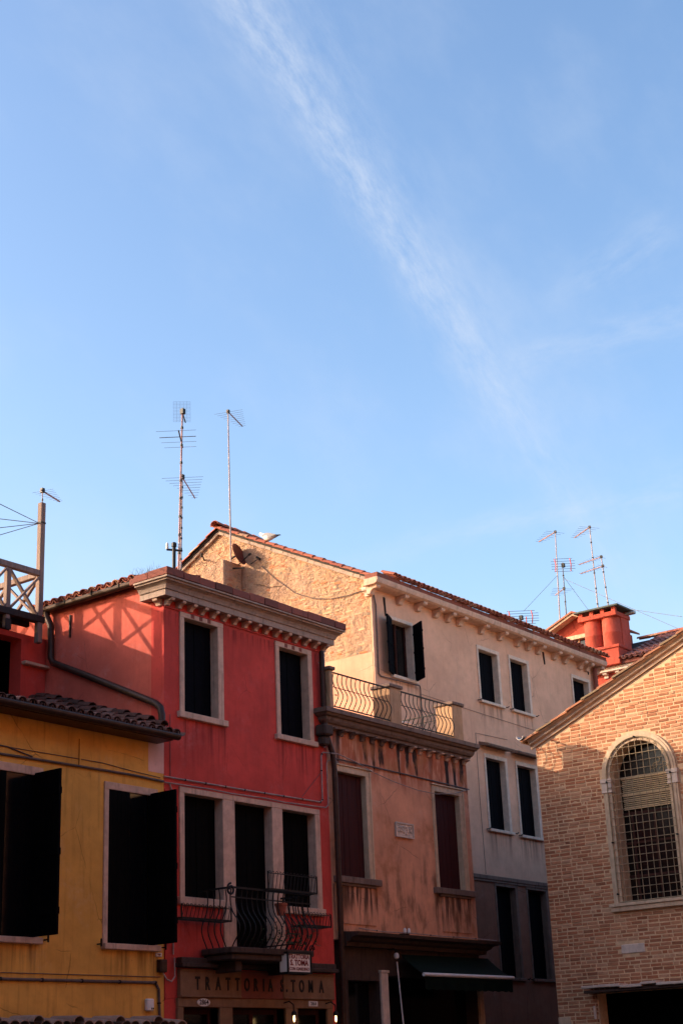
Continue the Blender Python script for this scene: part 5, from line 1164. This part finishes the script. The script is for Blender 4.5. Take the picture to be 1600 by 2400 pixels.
t, b = far_mast('shorter leaning mast behind the chimney with two stacked aerials', (1030, 725), (965, 330), 45.2, knots=4)
yagi(t, b, FL*.75-FR*.66, 1.0, FR*.75+FL*.66, .5, .2, 9, r=.0045, boom_r=.016, boom_mat='mast_red')
yagi(t, zd(977, 398, X=45.2), FL*.75-FR*.66, 1.0, FR*.75+FL*.66, .5, .2, 9, r=.0045, boom_r=.016, boom_mat='mast_red')
a, b = zd(417, 850, Y=23.2), zd(415, 770, Y=23.2)
t = mast('antenna_mast', 'low red framed panel aerial peeping over the beige roof', a-Vector((0, 0, .5)), b, .018, .016, mat='red_plastic')
panel(t, zd(378, 775, Y=23.2), 1.1, .42)
for lb, a, b in (('thin guy wire from the far masts down to the beige roof', zd(640, 470, X=45.4), zd(395, 730, X=44)), ('thin guy wire from the panel aerial mast towards the chimney', zd(685, 470, X=45.2), zd(870, 720, X=45.6)),
                 ('thin wire running down from the panel mast past the brick roof', zd(690, 490, X=45.2), zd(1525, 855, X=42)), ('thin slack wire above the far tiled roof', zd(1000, 690, X=45), zd(1560, 770, X=42))):
    cable('guy_wire', lb, [a, b], .007, 'alu', n=5)

# ------------------------------------------------------------------ wooden roof deck
rd = thing('roof_deck', 'weathered grey timber roof deck with cross braced railing', 'roof deck', (16, 21.5, 9.6))
mx, my = 18.5, 20.73; z0_, z1_ = 9.82, 10.62
mtop = zq(537, 365, X=mx).z
MB().box(mx-.055, mx+.055, my-.055, my+.055, 9.30, mtop).build('mast_post', 'wood_grey', rd, bevel=.008)
MB().box(mx-.06, mx+.06, my-.06, my+.06, mtop-.42, mtop-.39).build('iron_band', 'iron', rd)
bay = .77
for i in range(1, 9):
    x = mx-i*bay; MB().box(x-.05, x+.05, my-.05, my+.05, 9.44, z1_-.05).build('post', 'wood_grey', rd, bevel=.008)
    MB().box(x-.065, x+.065, my-.062, my-.051, 9.40, 9.60).build('bracket_plate', 'iron', rd)
MB().box(12, mx-.056, my-.075, my+.035, z1_-.049, z1_+.06).build('top_rail', 'wood_grey', rd, bevel=.008)
MB().box(12, mx+.10, my-.07, my+.07, z0_-.14, z0_-.01).build('edge_beam', 'wood_dark', rd, bevel=.008)
for i in range(8):
    xa, xb = mx-i*bay-.05, mx-(i+1)*bay+.05
    MB().bar((xb, my+.012, z1_-.06), (xa, my+.012, z0_+.0), .045, .062, (0, 1, 0)).build('brace', 'wood_grey', rd); MB().bar((xb, my-.035, z0_), (xa, my-.035, z1_-.06), .04, .06, (0, 1, 0)).build('brace', 'wood_grey', rd)
for i in range(1, 4):
    y_ = my+i*.9; MB().box(mx-.05, mx+.05, y_-.05, y_+.05, 9.6, z1_-.05).build('post', 'wood_grey', rd, bevel=.008)
    ya, yb2 = my+(i-1)*.9+.05, y_-.05
    MB().bar((mx+.012, ya, z1_-.06), (mx+.012, yb2, z0_), .045, .062, (1, 0, 0)).build('brace', 'wood_grey', rd); MB().bar((mx-.035, ya, z0_), (mx-.035, yb2, z1_-.06), .04, .06, (1, 0, 0)).build('brace', 'wood_grey', rd)
MB().box(mx-.055, mx+.055, my+.056, my+2.75, z1_-.049, z1_+.055).build('top_rail', 'wood_grey', rd, bevel=.008)
x = 12.0
while x < mx: MB().box(x, min(mx, x+.135), my+.08, my+2.8, z0_-.009, z0_+.03).build('deck_board', 'wood_grey', rd); x += .145
for i in range(5): MB().box(12, mx, my+.25+i*.55, my+.33+i*.55, z0_-.16, z0_-.01).build('joist', 'wood_dark', rd)
att = Vector((mx-.05, my, mtop-.42))
for i, (py, lb) in enumerate(((1181, 'clothes line rising away from the deck post'), (1216, 'clothes line sloping gently down from the deck post'), (1237, 'clothes line sloping down from the deck post between two others'), (1254, 'clothes line dropping most steeply from the deck post'))):
    e = on(0, py, X=16.6 if i else 15.2); cable('clothes_line', lb, [att, att.lerp(e, 2.4)], .007, 'cable', n=5)
# parapet weeds
wd_ = MB()
for i in range(70):
    p = Vector((18.62+random.uniform(0, .35), 18.0+random.uniform(-.1, .5), 10.07)); q = p+Vector((random.gauss(0, .07), random.gauss(0, .07), random.uniform(.06, .20))); wd_.tube([p, p.lerp(q, .6)+Vector((0, 0, .02)), q], .0028, 3, .001)
w_ = wd_.build('weeds', 'weed'); tag(w_, 'tuft of dry weeds on the corner coping of the red house', 'weeds')

# ------------------------------------------------------------------ houses closing the square behind and beside the viewer
def plain_house(label, x0, x1, y0, y1, h, mat, faces):
    t = thing('house', label, 'house', ((x0+x1)/2, (y0+y1)/2, 0))
    MB().box(x0, x1, y0, y1, 0, h).build('wall', mat, t)
    MB().add([(x0-.4, y0-.4, h), (x1+.4, y0-.4, h), (x1+.4, y1+.4, h), (x0-.4, y1+.4, h), ((x0*.8+x1*.2), (y0+y1)/2, h+2), ((x0*.2+x1*.8), (y0+y1)/2, h+2)], [(3,2,1,0), (0,1,5,4), (1,2,5), (2,3,4,5), (3,0,4)]).build('roof', 'slab_clay', t)
    for fc in faces:
        z = 1.0
        while z < h-2.2:
            L_ = (x1-x0) if fc in 'ns' else (y1-y0); n = int(L_/2.6)
            for i in range(n):
                u = (i+.5)*L_/n; m2 = MB(); m3 = MB()
                if fc == 'n': m2.box(x0+u-.62, x0+u+.62, y1, y1+.05, z-.12, z+1.92); m3.box(x0+u-.5, x0+u+.5, y1+.05, y1+.06, z, z+1.8)
                elif fc == 's': m2.box(x0+u-.62, x0+u+.62, y0-.05, y0, z-.12, z+1.92); m3.box(x0+u-.5, x0+u+.5, y0-.06, y0-.05, z, z+1.8)
                elif fc == 'e': m2.box(x1, x1+.05, y0+u-.62, y0+u+.62, z-.12, z+1.92); m3.box(x1+.05, x1+.06, y0+u-.5, y0+u+.5, z, z+1.8)
                else: m2.box(x0-.05, x0, y0+u-.62, y0+u+.62, z-.12, z+1.92); m3.box(x0-.06, x0-.05, y0+u-.5, y0+u+.5, z, z+1.8)
                w = m2.build('window', 'stone', t); m3.build('shutter', 'shutter_navy', w)
            z += 3.2
    return t
plain_house('tall terracotta house across the square, facing the trattoria', -9, 27, -14, -4, 17, 'opposite_plaster', 'n')
plain_house('brick red house closing the side of the square opposite the brick hall', -18, -9.5, -14, 26, 13, 'opposite_plaster', 'e')
plain_house('plain house in line with the low yellow one', -9, 8.9, 18.02, 26, 9, 'opposite_plaster', 's')
plain_house('plain house between the brick hall and the far side of the square', 28.05, 38, -14, 3.8, 12, 'opposite_plaster', 'w')
